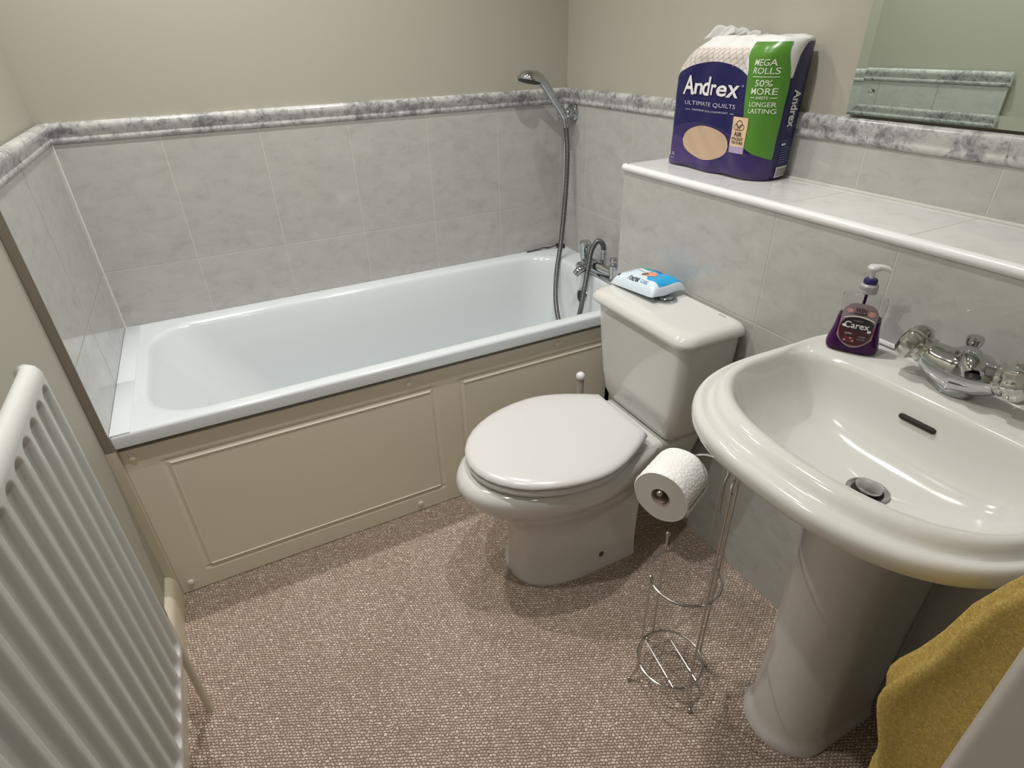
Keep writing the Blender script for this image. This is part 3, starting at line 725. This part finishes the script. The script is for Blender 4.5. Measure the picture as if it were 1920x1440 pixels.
# ------------------------------------------------------------------ toilet roll stand + roll
SC = np.array((1.068, -1.526))
st = thing('toilet_roll_stand', (SC[0], SC[1], 0), 'chrome wire toilet roll stand between toilet and basin', 'toilet roll stand')
RW = 0.0027
fd = {k: np.array(p)/np.linalg.norm(p) for k, p in {'a': (-.084, .028), 'b': (-.014, -.083), 'c': (.013, .090), 'd': (.079, -.021)}.items()}
def ringw(z, R=0.0765): return tube([(SC[0]+R*math.cos(t), SC[1]+R*math.sin(t), z) for t in np.linspace(0, 2*PI, 48, endpoint=False)], RW, 8, closed=True)
mobj('ring', *ringw(0.350), WIRE, st); 
br0 = mobj('base_ring', *ringw(0.062), WIRE, st)
g = G()
for k in (-0.030, 0.030):
    hd = math.sqrt(0.0765**2-k*k); n_ = fd['b']; t_ = np.array((-n_[1], n_[0]))
    a_ = SC+t_*k*1.0; g.add(*tube([(a_[0]-n_[0]*hd, a_[1]-n_[1]*hd, .058), (a_[0]+n_[0]*hd, a_[1]+n_[1]*hd, .058)], RW*0.6, 8))
g.obj('cross_wire', WIRE, st)
tops = {'a': 0.362, 'b': 0.655, 'c': 0.400, 'd': 0.655}
for k, d in fd.items():
    p = SC+d*0.0795; q = SC+d*0.094
    path = spline([(q[0]+d[0]*.004, q[1]+d[1]*.004, .0065), (q[0]-d[0]*.004, q[1]-d[1]*.004, .022), (p[0]+d[0]*.002, p[1]+d[1]*.002, .045), (p[0], p[1], .070), (p[0], p[1], .2), (p[0], p[1], tops[k])], 8)
    lg = mobj('leg', *tube(path, RW, 8), WIRE, st)
    g = G(); g.add(*ball((q[0]+d[0]*.005, q[1]+d[1]*.005, .0062), 0.0060, 14)); g.obj('ball_foot', WIRE, lg)
    if k in 'ac': g = G(); g.add(*ball((p[0], p[1], tops[k]+.003), 0.0058, 14)); g.obj('ball_tip', WIRE, lg)
pb = SC+fd['b']*0.0795; pdp = SC+fd['d']*0.0795
RA = np.array((0.91, 0.41, 0)); RA /= np.linalg.norm(RA); RN = np.array((1.030, -1.458, .540)); RL = 0.105; RF = RN+RA*RL
axz = .0155
top = spline([(pb[0], pb[1], .655), (pb[0]+.012, pb[1]+.010, .668), (pdp[0]-.012, pdp[1]-.010, .668), (pdp[0], pdp[1], .655)], 6)
arm = [(1.100, -1.551, .543), (1.105, -1.546, .609), (1.110, -1.547, .636), (1.115, -1.532, .6445), (1.122, -1.504, .639), (1.131, -1.469, .621), (1.139, -1.436, .594), RF+RA*.014+(0, 0, axz+.006), RF-RA*.02+(0, 0, axz), RN+RA*.01+(0, 0, axz), RN-RA*.004+(0, 0, axz)]
g = G(); g.add(*tube(spline(arm, 8), RW, 8)); g.add(*tube(top, RW, 8)); am = g.obj('arm', WIRE, st)
mobj('ball_tip', *ball(RN-RA*.006+(0, 0, axz), 0.0062, 14), WIRE, am); mobj('ball_tip', *ball(arm[0], 0.0035, 10), WIRE, am)

rl = thing('toilet_roll', tuple(RN+RA*RL/2), 'white toilet roll on the arm of the wire stand', 'toilet roll')
x_, y_, z_ = frame(RA); RO, RI = 0.0605, 0.0205
def rr_(r, h, wob=0.0): return [RN+RA*h+(r+wob*math.sin(3*t+1)+wob*0.6*math.sin(7*t))*(math.cos(t)*x_+math.sin(t)*y_) for t in np.linspace(0, 2*PI, 72, endpoint=False)]
v, f = loft([rr_(RO-.002, 0.0005, .0005), rr_(RO, .003, .0006)]+[rr_(RO+.0006*math.sin(h*300), h, .0007) for h in np.linspace(.006, RL-.006, 14)]+[rr_(RO, RL-.003, .0006), rr_(RO-.002, RL-.0005, .0005)], False, False)
mobj('paper', v, f, PAPER, rl, angle=60)
for h in (0.0, RL):
    sg = 1 if h == 0 else -1
    rg = [rr_(r, h+sg*(0.0005+0.0007*(i % 2)), .0004*i/12) for i, r in enumerate(np.linspace(RI, RO-.002, 13))]
    v, f = loft(rg, False, False); mobj('rolled_end', v, f, PAPERFACE, rl, angle=80, label='spiral end of the roll')
v, f = loft([rr_(RI+.0005, .0005), rr_(RI-.0008, .0005), rr_(RI-.0008, RL-.0005), rr_(RI+.0005, RL-.0005)], False, False)
mobj('core', v, f, CARD, rl, label='cardboard core')
# loose sheet corner at the side of the roll
tl = []
for i, h in enumerate(np.linspace(0.001, RL-.001, 6)):
    for j in range(7):
        a = PI*1.02+j*0.055
        r = RO+.0015+0.0025*(j/6)**2
        tl.append(RN+RA*h+r*(math.cos(a)*x_+math.sin(a)*y_))
b0 = len(tl)
f = [(i*7+j, i*7+j+1, (i+1)*7+j+1, (i+1)*7+j) for i in range(5) for j in range(6)]
tailo = mobj('loose_sheet', tl, f, PAPER, rl)
so_ = tailo.modifiers.new('s', 'SOLIDIFY'); so_.thickness = 0.0006

# ------------------------------------------------------------------ wipes on the cistern
wp = thing('wet_wipes_pack', (1.372, -0.945, .752), 'blue and white packet of wipes lying on the cistern lid', 'wipes packet')
wc0 = np.array((1.376, -0.946)); WL, WW = 0.172, 0.118
ca, sa = math.cos(math.radians(3)), math.sin(math.radians(3))
def wsurf(a, b, top=True, lift=0.0):   # a: 0..1 along -y (towards the near end), b: 0..1 from the front edge (low x) to the wall
    e = 0.03
    ea = max(0.0, 1-((abs(2*a-1))**7)); eb = max(0.0, 1-(abs(2*b-1))**5)
    puff = (ea*eb)**0.6
    base = .7530+0.0125*a
    zz = base + (0.033*puff + 0.004 if top else 0.002*(1-puff)) + 0.0012*math.sin(23*a+4*b)*puff + 0.002*math.sin(9*b+14*a)*(1-ea)
    x = (b-0.5)*WW*(1-0.03*puff); y = -(a-0.5)*WL
    return np.array((wc0[0]+x*ca-y*sa, wc0[1]+x*sa+y*ca, zz+(lift if top else -lift)))
us = np.linspace(0, 1, 41); vs2 = np.linspace(0, 1, 29)
vt, ft = grid(lambda a, b: wsurf(a, b, True), us, vs2); vb_, fb_ = grid(lambda a, b: wsurf(a, b, False), us, vs2)
nt = len(vt); n_ = len(us); mm = len(vs2)
bnd = [i for i in range(n_)]+[(j+1)*n_-1 for j in range(1, mm)]+[(mm-1)*n_+i for i in range(n_-2, -1, -1)]+[j*n_ for j in range(mm-2, 0, -1)]
allf = ft+[tuple(i+nt for i in q) for q in fb_]+[(bnd[k], bnd[(k+1) % len(bnd)], nt+bnd[(k+1) % len(bnd)], nt+bnd[k]) for k in range(len(bnd))]
WFILM = mat('pale_blue_film', (0.66, 0.77, 0.84), 0.2)
mobj('wrapper', list(vt)+list(vb_), allf, WFILM, wp, angle=60)
def wpatch(lo, hi, b0, b1, lift, nu=20, nv=16):
    v = []
    for i in range(nv):
        b = b0+(b1-b0)*i/(nv-1)
        for j in range(nu):
            v.append(wsurf(lo(b)+(hi(b)-lo(b))*j/(nu-1), b, True, lift))
    return v, [(i*nu+j, i*nu+j+1, (i+1)*nu+j+1, (i+1)*nu+j) for i in range(nv-1) for j in range(nu-1)]
g = G()
g.add(*wpatch(lambda b: .34+.50*(1-b)**1.6, lambda b: .955, .22, .985, .0005, 26, 24), 0)      # cyan area
g.add(*wpatch(lambda b: .10, lambda b: .36, .70, .86, .0006), 1)                                # teal band
g.add(*wpatch(lambda b: .10, lambda b: .40, .86, .99, .0006), 2)
def wtext(g, s, a, b, wd, ht, mi, lift=.0013, **kw):
    v, f = fit_text(s, wd, ht, **kw); g.add([wsurf(a+p[0], b+p[1], True, lift) for p in v], f, mi)
wtext(g, 'Andrex', .50, .80, .26, .14, 3, bold=.02)
wtext(g, 'washlets', .33, .55, .24, .09, 5)
wtext(g, 'Andrex', .46, .13, .26, .13, 4, bold=.02)
wtext(g, 'CLASSIC', .70, .12, .16, .08, 3)
wtext(g, 'clean', .21, .78, .12, .07, 2)
g.add(*wpatch(lambda b: .56-.08*math.sqrt(max(0, 1-((b-.50)/.16)**2)), lambda b: .56+.10*math.sqrt(max(0, 1-((b-.50)/.16)**2)), .345, .655, .0012), 6)
g.add(*wpatch(lambda b: .49-.06*math.sqrt(max(0, 1-((b-.42)/.09)**2)), lambda b: .49+.06*math.sqrt(max(0, 1-((b-.42)/.09)**2)), .335, .505, .0016, 10, 10), 7)
g.add(*wpatch(lambda b: .07, lambda b: .12, .09, .16, .0008, 6, 5), 4)
g.obj('printing', [CYAN, TEAL, INKW, BLUE, BLK, GREYL, ORANGE, ink('ink_brown', (0.22, 0.08, 0.05))], wp, smooth=True)

# ------------------------------------------------------------------ multipack of rolls on the ledge
pk = thing('toilet_roll_pack', (1.62, -0.925, ZS), 'purple and white multipack of toilet rolls on the ledge', 'toilet roll pack')
PZ = 0.305
def pyl(v): return -0.742-0.002*v-0.085*max(0, (v-0.72)/0.28)**1.6+0.010*max(0, 1-v/0.1)
def pyr(v): return -1.088-0.010*v+0.006*max(0, 1-v/0.06)
def pfront(u, v, lift=0.0):
    y = pyl(v)+(pyr(v)-pyl(v))*u
    e = abs(2*u-1)
    bul = 0.010*(1-e**4)+0.0030*math.cos(6*PI*u+PI)*min(1, (1-v)*6)*(1-e**6)
    tr = max(0, (u-.84)/.16); tl = max(0, (.10-u)/.10)
    x = 1.572-bul+.045*(1-math.sqrt(max(0, 1-tr*tr)))+.035*(1-math.sqrt(max(0, 1-tl*tl))) + 0.004*max(0, 1-v/0.06)**2 - 0.006*v + 0.022*max(0, (v-0.88)/0.12)**2
    wr_ = 0.0012*math.sin(31*u+17*v)*math.sin(13*v+3*u)
    zz = ZS+0.001+PZ*v + 0.006*max(0, 1-v/0.08)*(0.5-0.5*math.cos(4*PI*u))*(0.4+0.6*u)
    return np.array((x+wr_-lift*math.sqrt(max(0, 1-tr*tr)), y-lift*tr, zz))
def pside(w_, v, lift=0.0):
    p = pfront(1.0, v); d = 1.679-p[0]
    return np.array((p[0]+d*w_, p[1]+0.015*w_*w_-lift, p[2]))
def pback(u, v):
    return np.array((1.679, pyr(v)+.015+(pyl(v)-.012-pyr(v)-.015)*u, ZS+0.001+PZ*v))
def pleft(w_, v):
    p = pfront(0.0, v); d = 1.679-p[0]
    return np.array((1.679-d*w_, p[1]-0.012*(1-w_)**2, p[2]))
rings = []
vv = list(np.linspace(0, 1, 40))
for v_ in vv:
    r_ = [pfront(u, v_) for u in (1-np.cos(PI*np.linspace(0, 1, 57)))/2]+[pside(w_, v_) for w_ in np.linspace(0, 1, 9)[1:]]+[pback(u, v_) for u in np.linspace(0, 1, 15)[1:]]+[pleft(w_, v_) for w_ in np.linspace(0, 1, 9)[1:-1]]
    rings.append(np.array(r_))
top0 = rings[-1]; cen = top0.mean(0)
for k, s in enumerate((0.96, 0.86, 0.70, 0.5, 0.25)):
    q = cen+(top0-cen)*s; q[:, 2] = top0[:, 2]+[0.004, 0.007, 0.008, 0.006, 0.006][k]
    q[:, 2] += 0.006*np.sin(q[:, 1]*60)*np.sin(q[:, 0]*90+k)*(1-s)**0.3
    rings.append(q)
v, f = loft(rings, True, True)
mobj('wrapper', v, f, FILM, pk, angle=60, label='white film wrapper')
# knotted tuft of film on top
g = G()
for k in range(5):
    y0 = -0.845-0.016*k; pts_ = []
    def fn(a, b, k=k, y0=y0): return np.array((1.595+0.014*k+0.010*math.sin(5*a+k)+0.012*b, y0+0.05*(a-0.5)*(1+0.6*b)-0.02*b, ZS+PZ+0.004+(0.028-0.004*k)*b*math.sin(PI*(0.15+0.7*a))+0.004*math.sin(11*a+2*k)*b))
    g.add(*grid(fn, np.linspace(0, 1, 14), np.linspace(0, 1, 7)))
tf = g.obj('film_tuft', mat('clear_film', (0.80, 0.80, 0.79), 0.15, Transmission_Weight=0.35, IOR=1.1), pk, label='crinkled clear film tuft')
tf.modifiers.new('s', 'SOLIDIFY').thickness = 0.0008
def ppatch(lo, hi, u0, u1, lift, nu=40, nv=24, fn=pfront):
    v = []; 
    for j in range(nv):
        for i in range(nu):
            u = u0+(u1-u0)*i/(nu-1); a, b = lo(u), hi(u)
            v.append(fn(u, a+(b-a)*j/(nv-1), lift))
    return v, [(j*nu+i, j*nu+i+1, (j+1)*nu+i+1, (j+1)*nu+i) for j in range(nv-1) for i in range(nu-1)]
def arch(u): return 0.775+0.055*(1-((u-0.30)/0.32)**2) if u > 0.02 else 0.70+0.08*(u/0.02)
def arch2(u):
    a = .852-.113*abs((u-.42)/.38)**2.2
    if u < .07: a = min(a, .58+.16*math.sqrt(max(0, u)/.07))
    return max(.55, min(a, .852)) if u < .84 else max(.748, .70)
g = G()
g.add(*ppatch(lambda u: 0.001, arch2, 0.0, 1.0, .0009, 120, 40), 0)
# side navy
g.add(*ppatch(lambda u: 0.001, lambda u: min(.985, .748+.24*(u/.28)**.7), 0.0, 0.97, .0009, 16, 30, fn=pside), 0)
nav = g.obj('printed_panel', [NAVY], pk, label='dark navy printed area')
g = G()
def el(cu, cv, ru, rv, lift, mi, clip=0.002, **kw):
    g.add(*ppatch(lambda u: max(clip, cv-rv*math.sqrt(max(0, 1-((u-cu)/ru)**2))), lambda u: max(clip, cv+rv*math.sqrt(max(0, 1-((u-cu)/ru)**2))), max(0.004, cu-ru*.9999), min(0.997, cu+ru*.9999), lift, **kw), mi)
el(.40, .19, .40, .20, .0012, 0, nu=50); el(.14, .13, .20, .13, .0016, 1); el(.10, .22, .14, .055, .0015, 0); el(.80, .06, .26, .16, .0026, 0, nu=50); el(.42, .04, .26, .085, .0020, 1); el(.56, .18, .25, .07, .0014, 1)
el(.44, .005, .20, .05, .0023, 0)
cus = g.obj('printed_cushions', [PURPLE, PURPLE2], pk, label='purple printed cushions')
g = G(); el(.455, .235, .235, .135, .0030, 0, nu=40); 
g.obj('printed_pillow', [CREAM], pk, label='cream printed cushion')
g = G()
BV = [.12, .25, .47, .62, .81, .99]
BW = [.12, .74, .82, .90, .99]
def bL(v_): return float(np.interp(v_, BV, [.868, .845, .797, .782, .762, .680]))
def bR(v_): return float(np.interp(v_, BW, [.994, .998, .994, .984, .969]))
def bfn0(u, v_, l): return pfront(bL(v_)+(bR(v_)-bL(v_))*u, v_, l)
g.add(*ppatch(lambda u: .245-.10*u, lambda u: 0.988, 0, 1, .0022, 24, 50, fn=bfn0), 0)
gb = g.obj('green_banner', [GREEN], pk, label='green printed banner')
g = G()
def ptext(s, u, v_, wd, ht, mi, lift=.0032, fn=pfront, skew=0.0, rot=False, **kw):
    q, f = fit_text(s, wd, ht, **kw)
    g.add([fn(u+p[0]+skew*p[1], v_+p[1]+(-0.0)*p[0], lift) for p in q], f, mi)
U = lambda v_: (bL(v_)+bR(v_))/2+.012
for s, v_, wd, ht in (('MEGA', .855, .140, .044), ('ROLLS', .800, .150, .044), ('50%', .716, .092, .044), ('MORE', .661, .140, .046), ('SHEETS', .616, .068, .020), ('LONGER', .570, .145, .034), ('LASTING', .523, .145, .034)):
    ptext(s, U(v_), v_, wd, ht, 0, bold=.006)
for v_, a, b in ((.759, -.072, .072), (.616, -.072, -.042), (.616, .042, .072)):
    g.add(*ppatch(lambda u, v_=v_: v_-.0025, lambda u, v_=v_: v_+.0025, U(v_)+a, U(v_)+b, .0030, 8, 2), 0)
g.obj('banner_lettering', [INKG], pk, smooth=False, label='pale lettering on the green banner')
g = G()
ptext('ULTIMATE QUILTS', .452, .534, .50, .036, 2, skew=.02, spacing=1.05)
ptext('PREMIUM SKIN COMFORT', .462, .484, .36, .014, 2, skew=.02)
for a, b in ((.215, .262), (.662, .70)): g.add(*ppatch(lambda u: .482, lambda u: .486, a, b, .003, 6, 2), 2)
# brand lettering: heavy slanted letters on a bouncing baseline
for ch_, u, v_, wd, ht in (('A', .222, .672, .108, .146), ('n', .318, .648, .085, .084), ('d', .405, .672, .092, .142), ('r', .487, .650, .058, .082), ('e', .560, .645, .085, .082), ('x', .658, .645, .118, .090)):
    q, f = fit_text(ch_, wd, ht, bold=.018, shear=0.08)
    g.add([pfront(u+p[0], v_+p[1], .0032) for p in q], f, 0)
ptext('\u00ae', .745, .690, .018, .016, 2)
g.obj('lettering', [INKW, INKG, ink('ink_lavender', (0.55, 0.52, 0.66))], pk, smooth=False, label='white printed lettering on the front')
g = G()
ptext('9', .058, .090, .048, .056, 0, bold=.02); ptext('XL', .125, .102, .048, .028, 2); ptext('ROLLS', .125, .066, .050, .012, 2)
g.obj('roll_count_lettering', [INKW, INKG, ink('ink_lavender', (0.55, 0.52, 0.66))], pk, smooth=False, label='small white roll count')
g = G()
# side lettering, running down the side
def sidemap(p, lift): return None
q, f = fit_text('Andrex', .27, .50, bold=.025, shear=0.10)
g.add([pside(.42+p[1]*0.95, .535-p[0]*1.0, .0028) for p in q], f, 0)
g.obj('side_lettering', [INKW], pk, smooth=False, label='white lettering running down the side')
# texture badge
g = G()
bfn = lambda u, v_, l: pfront(.708+.139*u, v_, l)
g.add(*ppatch(lambda u: .250, lambda u: .470, 0, 1, .0036, 8, 12, fn=bfn), 0)
g.add(*ppatch(lambda u: .200, lambda u: .252, 0, 1, .0036, 8, 4, fn=bfn), 1)
for s, v_, wd, ht in (('AIR', .345, .080, .034), ('POCKET', .308, .110, .022), ('TEXTURE', .280, .110, .020)):
    q, f = fit_text(s, wd, ht, bold=.02); g.add([bfn(.5+p[0]/.139, v_+p[1], .0042) for p in q], f, 2)
def cl(cu, cv, r): 
    th_ = np.linspace(0, 2*PI, 24, endpoint=False); V = []
    for rr2 in (r, r*0.82):
        V += [bfn(.5+cu+rr2*math.cos(t)/.139, cv+rr2*1.05*math.sin(t), .0043) for t in th_]
    return V, [(k, (k+1) % 24, 24+(k+1) % 24, 24+k) for k in range(24)]
for a, b, r in ((-.18, .397, .022), (.18, .397, .022), (0, .420, .027)): g.add(*cl(a, b, r), 2)
g.add(*ppatch(lambda u: .374, lambda u: .378, .28, .72, .0043, 6, 2, fn=bfn), 2)
g.obj('badge', [BEIGE, LILAC, INKD], pk, smooth=False, label='beige printed badge with cloud outline')
# barcode and small print on the side
g = G()
g.add(*ppatch(lambda u: .02, lambda u: .105, .08, .86, .0030, 10, 6, fn=pside), 0)
for k, u in enumerate(np.linspace(.14, .80, 15)):
    wd = (.012, .022, .016)[k % 3]
    g.add(*ppatch(lambda u_: .03, lambda u_: .095, u, u+wd, .0036, 2, 4, fn=pside), 1)
for k, v_ in enumerate(np.linspace(.14, .25, 7)): g.add(*ppatch(lambda u_, v_=v_: v_, lambda u_, v_=v_: v_+.006, .12, .80, .0030, 8, 2, fn=pside), 2)
g.add(*ppatch(lambda u: .27, lambda u: .285, .10, .35, .0030, 6, 2, fn=pside), 0)
g.obj('barcode', [INKW, BLK, ink('ink_slate', (0.12, 0.14, 0.32))], pk, smooth=False, label='white barcode label on the side')
# quilt scallops printed on the clear band
g = G()
g.add(*ppatch(lambda u: max(.60, arch2(u)-.01), lambda u: .955, .03, .70, .0004, 40, 10), 0)
for row in range(6):
    for col in range(11):
        cu = .07+.062*col+.031*(row % 2); cv = .77+.032*row-.02
        if cv < arch2(cu)-0.01 or cu > bL(cv)-.035: continue
        th_ = np.linspace(0.1, PI-0.1, 10); V = []
        for rr2 in (.029, .0262): V += [pfront(cu+rr2*math.cos(t), cv+rr2*1.25*math.sin(t), .0009) for t in th_]
        g.add(V, [(k, k+1, 11+k, 10+k) for k in range(9)], 1)
g.obj('quilt_print', [PINK, GREYL], pk, smooth=False, label='printed grey scallop pattern')

# ------------------------------------------------------------------ mirror with bevelled edge
mi = thing('wall_mirror', (LX+0.004, -1.65, 1.195), 'frameless wall mirror with greenish glass edge above the tiled ledge', 'mirror')
mx0 = LX-0.004; my0, my1, mz0, mz1 = -1.200, -2.04, 1.196, 1.95; bw = 0.022; dx = 0.0010
def mq(i, x): return [(x, my0-i, mz0+i), (x, my1+i, mz0+i), (x, my1+i, mz1-i), (x, my0-i, mz1-i)]
v = mq(bw, mx0)+mq(0, mx0-dx)+mq(0, mx0+0.006)
f = [(0, 1, 2, 3)]; fm = [0]
for k in range(4):
    l = (k+1) % 4; f += [(k, l, 4+l, 4+k), (4+k, 4+l, 8+l, 8+k)]; fm += [0, 1]
f.append((8, 9, 10, 11)); fm.append(1)
mobj('mirror_glass', v, f, [MIRROR, MIREDGE], mi, smooth=False, fm=fm)
for y, z in ((-1.248, 1.243), (-1.99, 1.243), (-1.248, 1.90), (-1.99, 1.90)):
    mobj('mirror_screw', *lathe([(0.0065, -0.004), (0.0065, 0.002), (0.0045, 0.005), (0.001, 0.006)], (mx0, y, z), (-1, 0, 0), 20), CHROME, mi)

# ------------------------------------------------------------------ radiator on the left wall
ra = thing('radiator', (0.06, -1.62, 0.387), 'white fluted panel radiator on the left wall', 'radiator')
RX, RY0, RY1, RZ0, RZ1 = 0.100, -1.235, -2.04, 0.387, 1.008
pit = 0.0447; yf0 = -1.256
def flute(y, z):
    k = round((yf0-0.006-y)/pit)
    c = yf0-0.006-k*pit; d = abs(y-c)
    if k < 0 or k > 16: return 0.0
    hw = 0.0135
    # rounded ends
    zt_, zb_ = 0.980, 0.414
    if z > zt_-hw: d = math.hypot(d, z-(zt_-hw))
    elif z < zb_+hw: d = math.hypot(d, (zb_+hw)-z)
    if z > zt_+0.004 or z < zb_-0.004: return 0.0
    s = (hw+0.0035-d)/0.008
    s = min(1, max(0, s)); return 0.0090*(s*s*(3-2*s))
ys = np.linspace(RY0-0.004, RY1+0.004, 19*16)
zs_ = sorted(set(list(np.linspace(RZ0+0.012, RZ1-0.014, 22).round(5))+list(np.linspace(0.406, 0.434, 15).round(5))+list(np.linspace(0.960, 0.988, 15).round(5))))
sect = [(0.074, RZ0+0.010), (0.077, RZ0+0.003), (0.083, RZ0), (0.093, RZ0+0.003), (0.0985, RZ0+0.008)]
topc = [(0.0985, RZ1-0.010), (0.0955, RZ1-0.004), (0.088, RZ1), (0.080, RZ1-0.002), (0.074, RZ1-0.010)]
def cross(y, sh=0.0):
    return [(x-sh, y, z) for x, z in sect]+[(RX-flute(y, z)-sh, y, z) for z in zs_]+[(x-sh, y, z) for x, z in topc]
rings = [cross(RY0, .006)]+[cross(RY0-.002, .0015)]+[cross(y) for y in ys]+[cross(RY1+.002, .0015), cross(RY1, .006)]
v, f = loft(rings, True, True)
mobj('panel', v, f, RADW, ra, angle=50)
for y in (-1.40, -1.88): mobj('wall_bracket', *box(-0.0195, 0.0815, y-0.015, y+0.015, 0.45, 0.95, 0.002, 1), RADW, ra)
VP = (0.049, -1.087)
g = G()
g.add(*tube([(0.075, -1.232, .415), (0.072, -1.20, .415)], 0.010, 12)); g.add(*tube(spline([(0.072, -1.20, .415), (0.062, -1.14, .413), (VP[0]+.004, VP[1]-.02, .408), (VP[0], VP[1], .385), (VP[0], VP[1], .34)], 6), 0.009, 12))
g.obj('valve', CHROME, ra)
pip = mobj('pipe', *tube([(VP[0], VP[1], .345), (VP[0], VP[1], 0.0)], 0.0085, 14), GLOSSW, ra, label='cream painted supply pipe')

# ------------------------------------------------------------------ towel
tw = thing('hand_towel', (0.97, -2.03, 0.39), 'mustard yellow towel hanging by the doorway at lower right', 'towel')
zz_ = [1.06, 1.03, 1.0, .96, .92, .87, .816, .77, .735, .715, .70, .68, .65, .614, .56, .50, .44, .40, .39]
yfz = np.interp(zz_[::-1], [.39, .50, .56, .614, .65, .68, .70, .72, .75, .816, .92, .96, 1.0, 1.06], [-2.012, -2.010, -2.008, -2.003, -1.993, -1.983, -1.979, -1.978, -1.984, -2.000, -2.023, -2.036, -2.048, -2.058])[::-1]
rings = []
for z, yf_ in zip(zz_, yfz):
    tdn = (1.06-z)/0.66
    x0 = np.interp(z, [.39, .70, .96, 1.06], [.885, .880, .882, .93]); x1 = np.interp(z, [.39, .75, 1.06], [1.06, 1.05, 1.00])
    ybk = -2.072; rg = []
    if z < .395: yf_ -= .006; ybk += .006
    nP = 160
    for i in range(nP):
        s = i/nP
        if s < 0.5:      # front run near -> far
            q = s/0.5; x = x0+(x1-x0)*q; edge = min(1, q/0.06, (1-q)/0.06)**0.5
            fold = 0.013*math.sin(q*17+1.2+1.5*tdn)+0.006*math.sin(q*37+4*tdn)
            y = (ybk+yf_)/2+((yf_-ybk)/2+fold*min(1, q*3)*(0.3+tdn))*edge
        else:
            q = (1-s)/0.5; x = x0+(x1-x0)*q; edge = min(1, q/0.06, (1-q)/0.06)**0.5
            y = (ybk+yf_)/2-((yf_-ybk)/2)*edge+0.004*math.sin(q*15)*edge
        y += 0.0025*math.sin(40*z+25*x)*edge
        x += 0.002*math.sin(22*z)*(1-q)+0.013*math.exp(-(q/0.022)**2)*min(1, max(0, (1.02-z)/0.2))
        rg.append((x, y, z))
    rings.append(rg)
v, f = loft(rings)
mobj('cloth', v, f, TOWEL, tw, angle=80)
trg = thing('towel_ring', (0.965, YF, 1.08), 'chrome towel ring holding the yellow towel', 'towel ring')
mobj('wall_mount', *lathe([(0.024, 0), (0.024, 0.006), (0.010, 0.009), (0.009, 0.020)], (0.965, YF, 1.20), (0, 1, 0), 24), CHROME, trg)
mobj('ring', *tube([(0.965+0.075*math.cos(t), YF+0.020, 1.125+0.075*math.sin(t)) for t in np.linspace(0, 2*PI, 40, endpoint=False)], 0.004, 8, closed=True), CHROME, trg)
